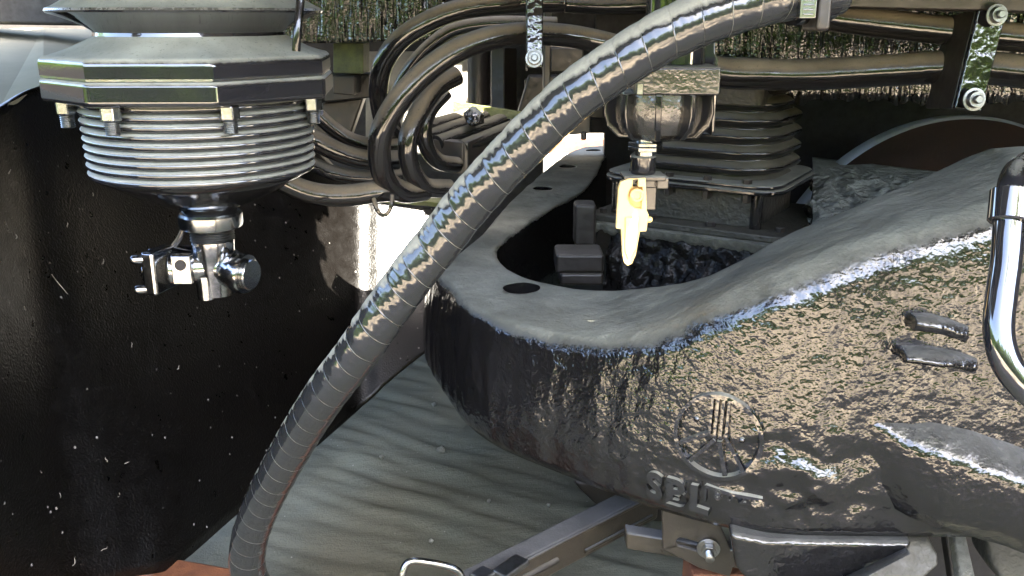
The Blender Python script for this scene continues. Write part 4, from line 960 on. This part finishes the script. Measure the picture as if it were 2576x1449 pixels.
def slotted_plate():
    Y = 1.235
    t = thing('slotted_plate', 'olive steel plate with bolted slot under the frame edge', 'plate', P(1730, 1430, Y))
    bm = bmesh.new(); base = ORG[t.name].inverted()
    out = [(1665, 1270), (1800, 1290), (1850, 1410), (1836, 1452), (1760, 1430), (1668, 1382)]
    sl = []
    for k in range(9): a = R(90 + 180 * k / 8); sl.append((1712 + 11 * math.cos(a), 1364 - 11 * math.sin(a)))
    for k in range(9): a = R(-90 + 180 * k / 8); sl.append((1775 + 11 * math.cos(a), 1381 - 11 * math.sin(a)))
    eds = []
    for lp in (out, sl):
        vv = [bm.verts.new(base @ P(u, v, Y)) for u, v in lp]
        for i in range(len(vv)): eds.append(bm.edges.new((vv[i], vv[(i + 1) % len(vv)])))
    bmesh.ops.triangle_fill(bm, use_beauty=True, use_dissolve=False, edges=eds)
    ret = bmesh.ops.extrude_face_region(bm, geom=list(bm.faces))
    for v in ret['geom']:
        if isinstance(v, bmesh.types.BMVert): v.co.y += .008
    bmesh.ops.recalc_face_normals(bm, faces=bm.faces)
    me = bpy.data.meshes.new('plate'); bm.to_mesh(me); bm.free(); me.materials.append(M['barmetal'])
    ob = bpy.data.objects.new('plate', me); COL.objects.link(ob); ob.parent = t
    b = ob.modifiers.new('bevel', 'BEVEL'); b.width = .0015; b.limit_method = 'ANGLE'; b.angle_limit = R(40)
    ax = Vector((-.12, -1, -.05)); c = P(1782, 1378, Y - .001)
    b = mesh('bolt', *join(cyl(c, .0185, .004, ax, 28), cyl(c + ax.normalized() * .0042, .0125, .011, ax, 6)), 'dullmetal', t, bevel=.0008)
    mesh('bolt_thread', *thread(c + ax.normalized() * .015, .0075, .016, ax, 7, 18), 'dullmetal', b)
slotted_plate()
o = mesh('wire_loop', *tube([P(1010, 1500, 1.13), P(1012, 1450, 1.13), P(1020, 1422, 1.135), P(1040, 1411, 1.14), P(1085, 1416, 1.145), P(1130, 1426, 1.15), P(1155, 1440, 1.155), P(1172, 1475, 1.155)], .0055, 60, 14), 'silver', angle=0); tag(o, 'bent shiny wire loop at the end of the channel bar', 'wire loop')
o = mesh('latch_clip', *join(box(PZ(1285, 1428, .243), (.06, .03, .012), Matrix.Rotation(R(50), 3, 'Z')), box(PZ(1215, 1446, .243), (.03, .03, .010), Matrix.Rotation(R(50), 3, 'Z'))), 'dullmetal', bevel=.003); tag(o, 'small grey latch clip lying on the channel bar', 'clip')
def rail(label, p0, p1, mat='rust'):
    a, b = PZ(*p0), PZ(*p1); d = (b - a).normalized(); n = Vector((-d.y, d.x, 0))
    a = a - d * .6; b = b + d * .6
    pr = [(-.07, -.13), (-.07, -.115), (-.012, -.10), (-.012, -.03), (-.035, -.022), (-.035, -.004), (-.028, 0), (.028, 0), (.035, -.004), (.035, -.022), (.012, -.03), (.012, -.10), (.07, -.115), (.07, -.13)]
    o = mesh('rail', *prism([a + n * x + Vector((0, 0, z)) for x, z in pr], b - a), mat, smooth=False); return tag(o, label, 'rail', 'rusty rails')
rail('rusty rail end under the guard plate at the bottom left', (430, 1432, .135), (640, 1470, .135))
o = mesh('rusty_block', *box(P(1800, 1475, 1.30), (.10, .08, .10)), 'rust', bevel=.004); tag(o, 'orange rusty block under the slotted plate', 'block')
o = mesh('brake_rod', *prism([P(2400, 1350, 1.3), P(2432, 1350, 1.3), P(2462, 1480, 1.22), P(2420, 1480, 1.22)], (0, .03, 0)), 'plate', bevel=.004); o.data.materials[0] = M['crust']; tag(o, 'pale dusty strut below the frame at the lower right', 'strut')
o = mesh('dark_strut', *prism([P(2380, 1350, 1.34), P(2400, 1350, 1.34), P(2425, 1480, 1.26), P(2400, 1480, 1.26)], (0, .03, 0)), 'dark', bevel=.004); tag(o, 'dark strut beside the pale strut', 'strut')
o = mesh('brake_casting', *prism([P(2480, 1352, 1.3), P(2700, 1352, 1.3), P(2700, 1520, 1.2), P(2560, 1510, 1.2), P(2500, 1440, 1.25)], (0, .08, 0)), 'boxcast', bevel=.01); tag(o, 'brown cast block in the bottom right corner', 'casting')
o = mesh('under_block', *prism([P(2150, 1350, 1.5), P(2700, 1350, 1.5), P(2700, 1560, 1.5), P(2150, 1560, 1.5)], (0, .03, 0)), 'void', smooth=False); tag(o, 'dark shaded plate behind the lower struts', 'plate')
o = mesh('bumper_pad', *prism([P(1440, 1210, 1.75), P(1700, 1210, 1.75), P(1700, 1320, 1.75), P(1530, 1300, 1.75), P(1490, 1265, 1.75), P(1455, 1232, 1.75)], (0, .1, 0)), 'dark', bevel=.01); tag(o, 'dark rounded pad peeking out under the frame', 'pad')
for k in range(26):
    u, v = random.uniform(740, 1500), random.uniform(1000, 1420); p = PZ(u, v, .012)
    if random.random() < .5: u = 900
o = None
for (u, v, r) in ((1110, 1133, .012), (1092, 1018, .007), (960, 1150, .006), (1380, 1270, .005), (1085, 1360, .006), (1230, 1260, .005)):
    p = PZ(u, v, .02)
    o = mesh('pebble', *roughen(lathe(p, [(r * .3, -.006), (r, 0), (r * .9, r * .6), (r * .3, r)], 10), r * .3, 150), 'crust')
    tag(o, 'small grey pebble lying on the green ground cloth', 'pebble', 'pebbles on the ground cloth')
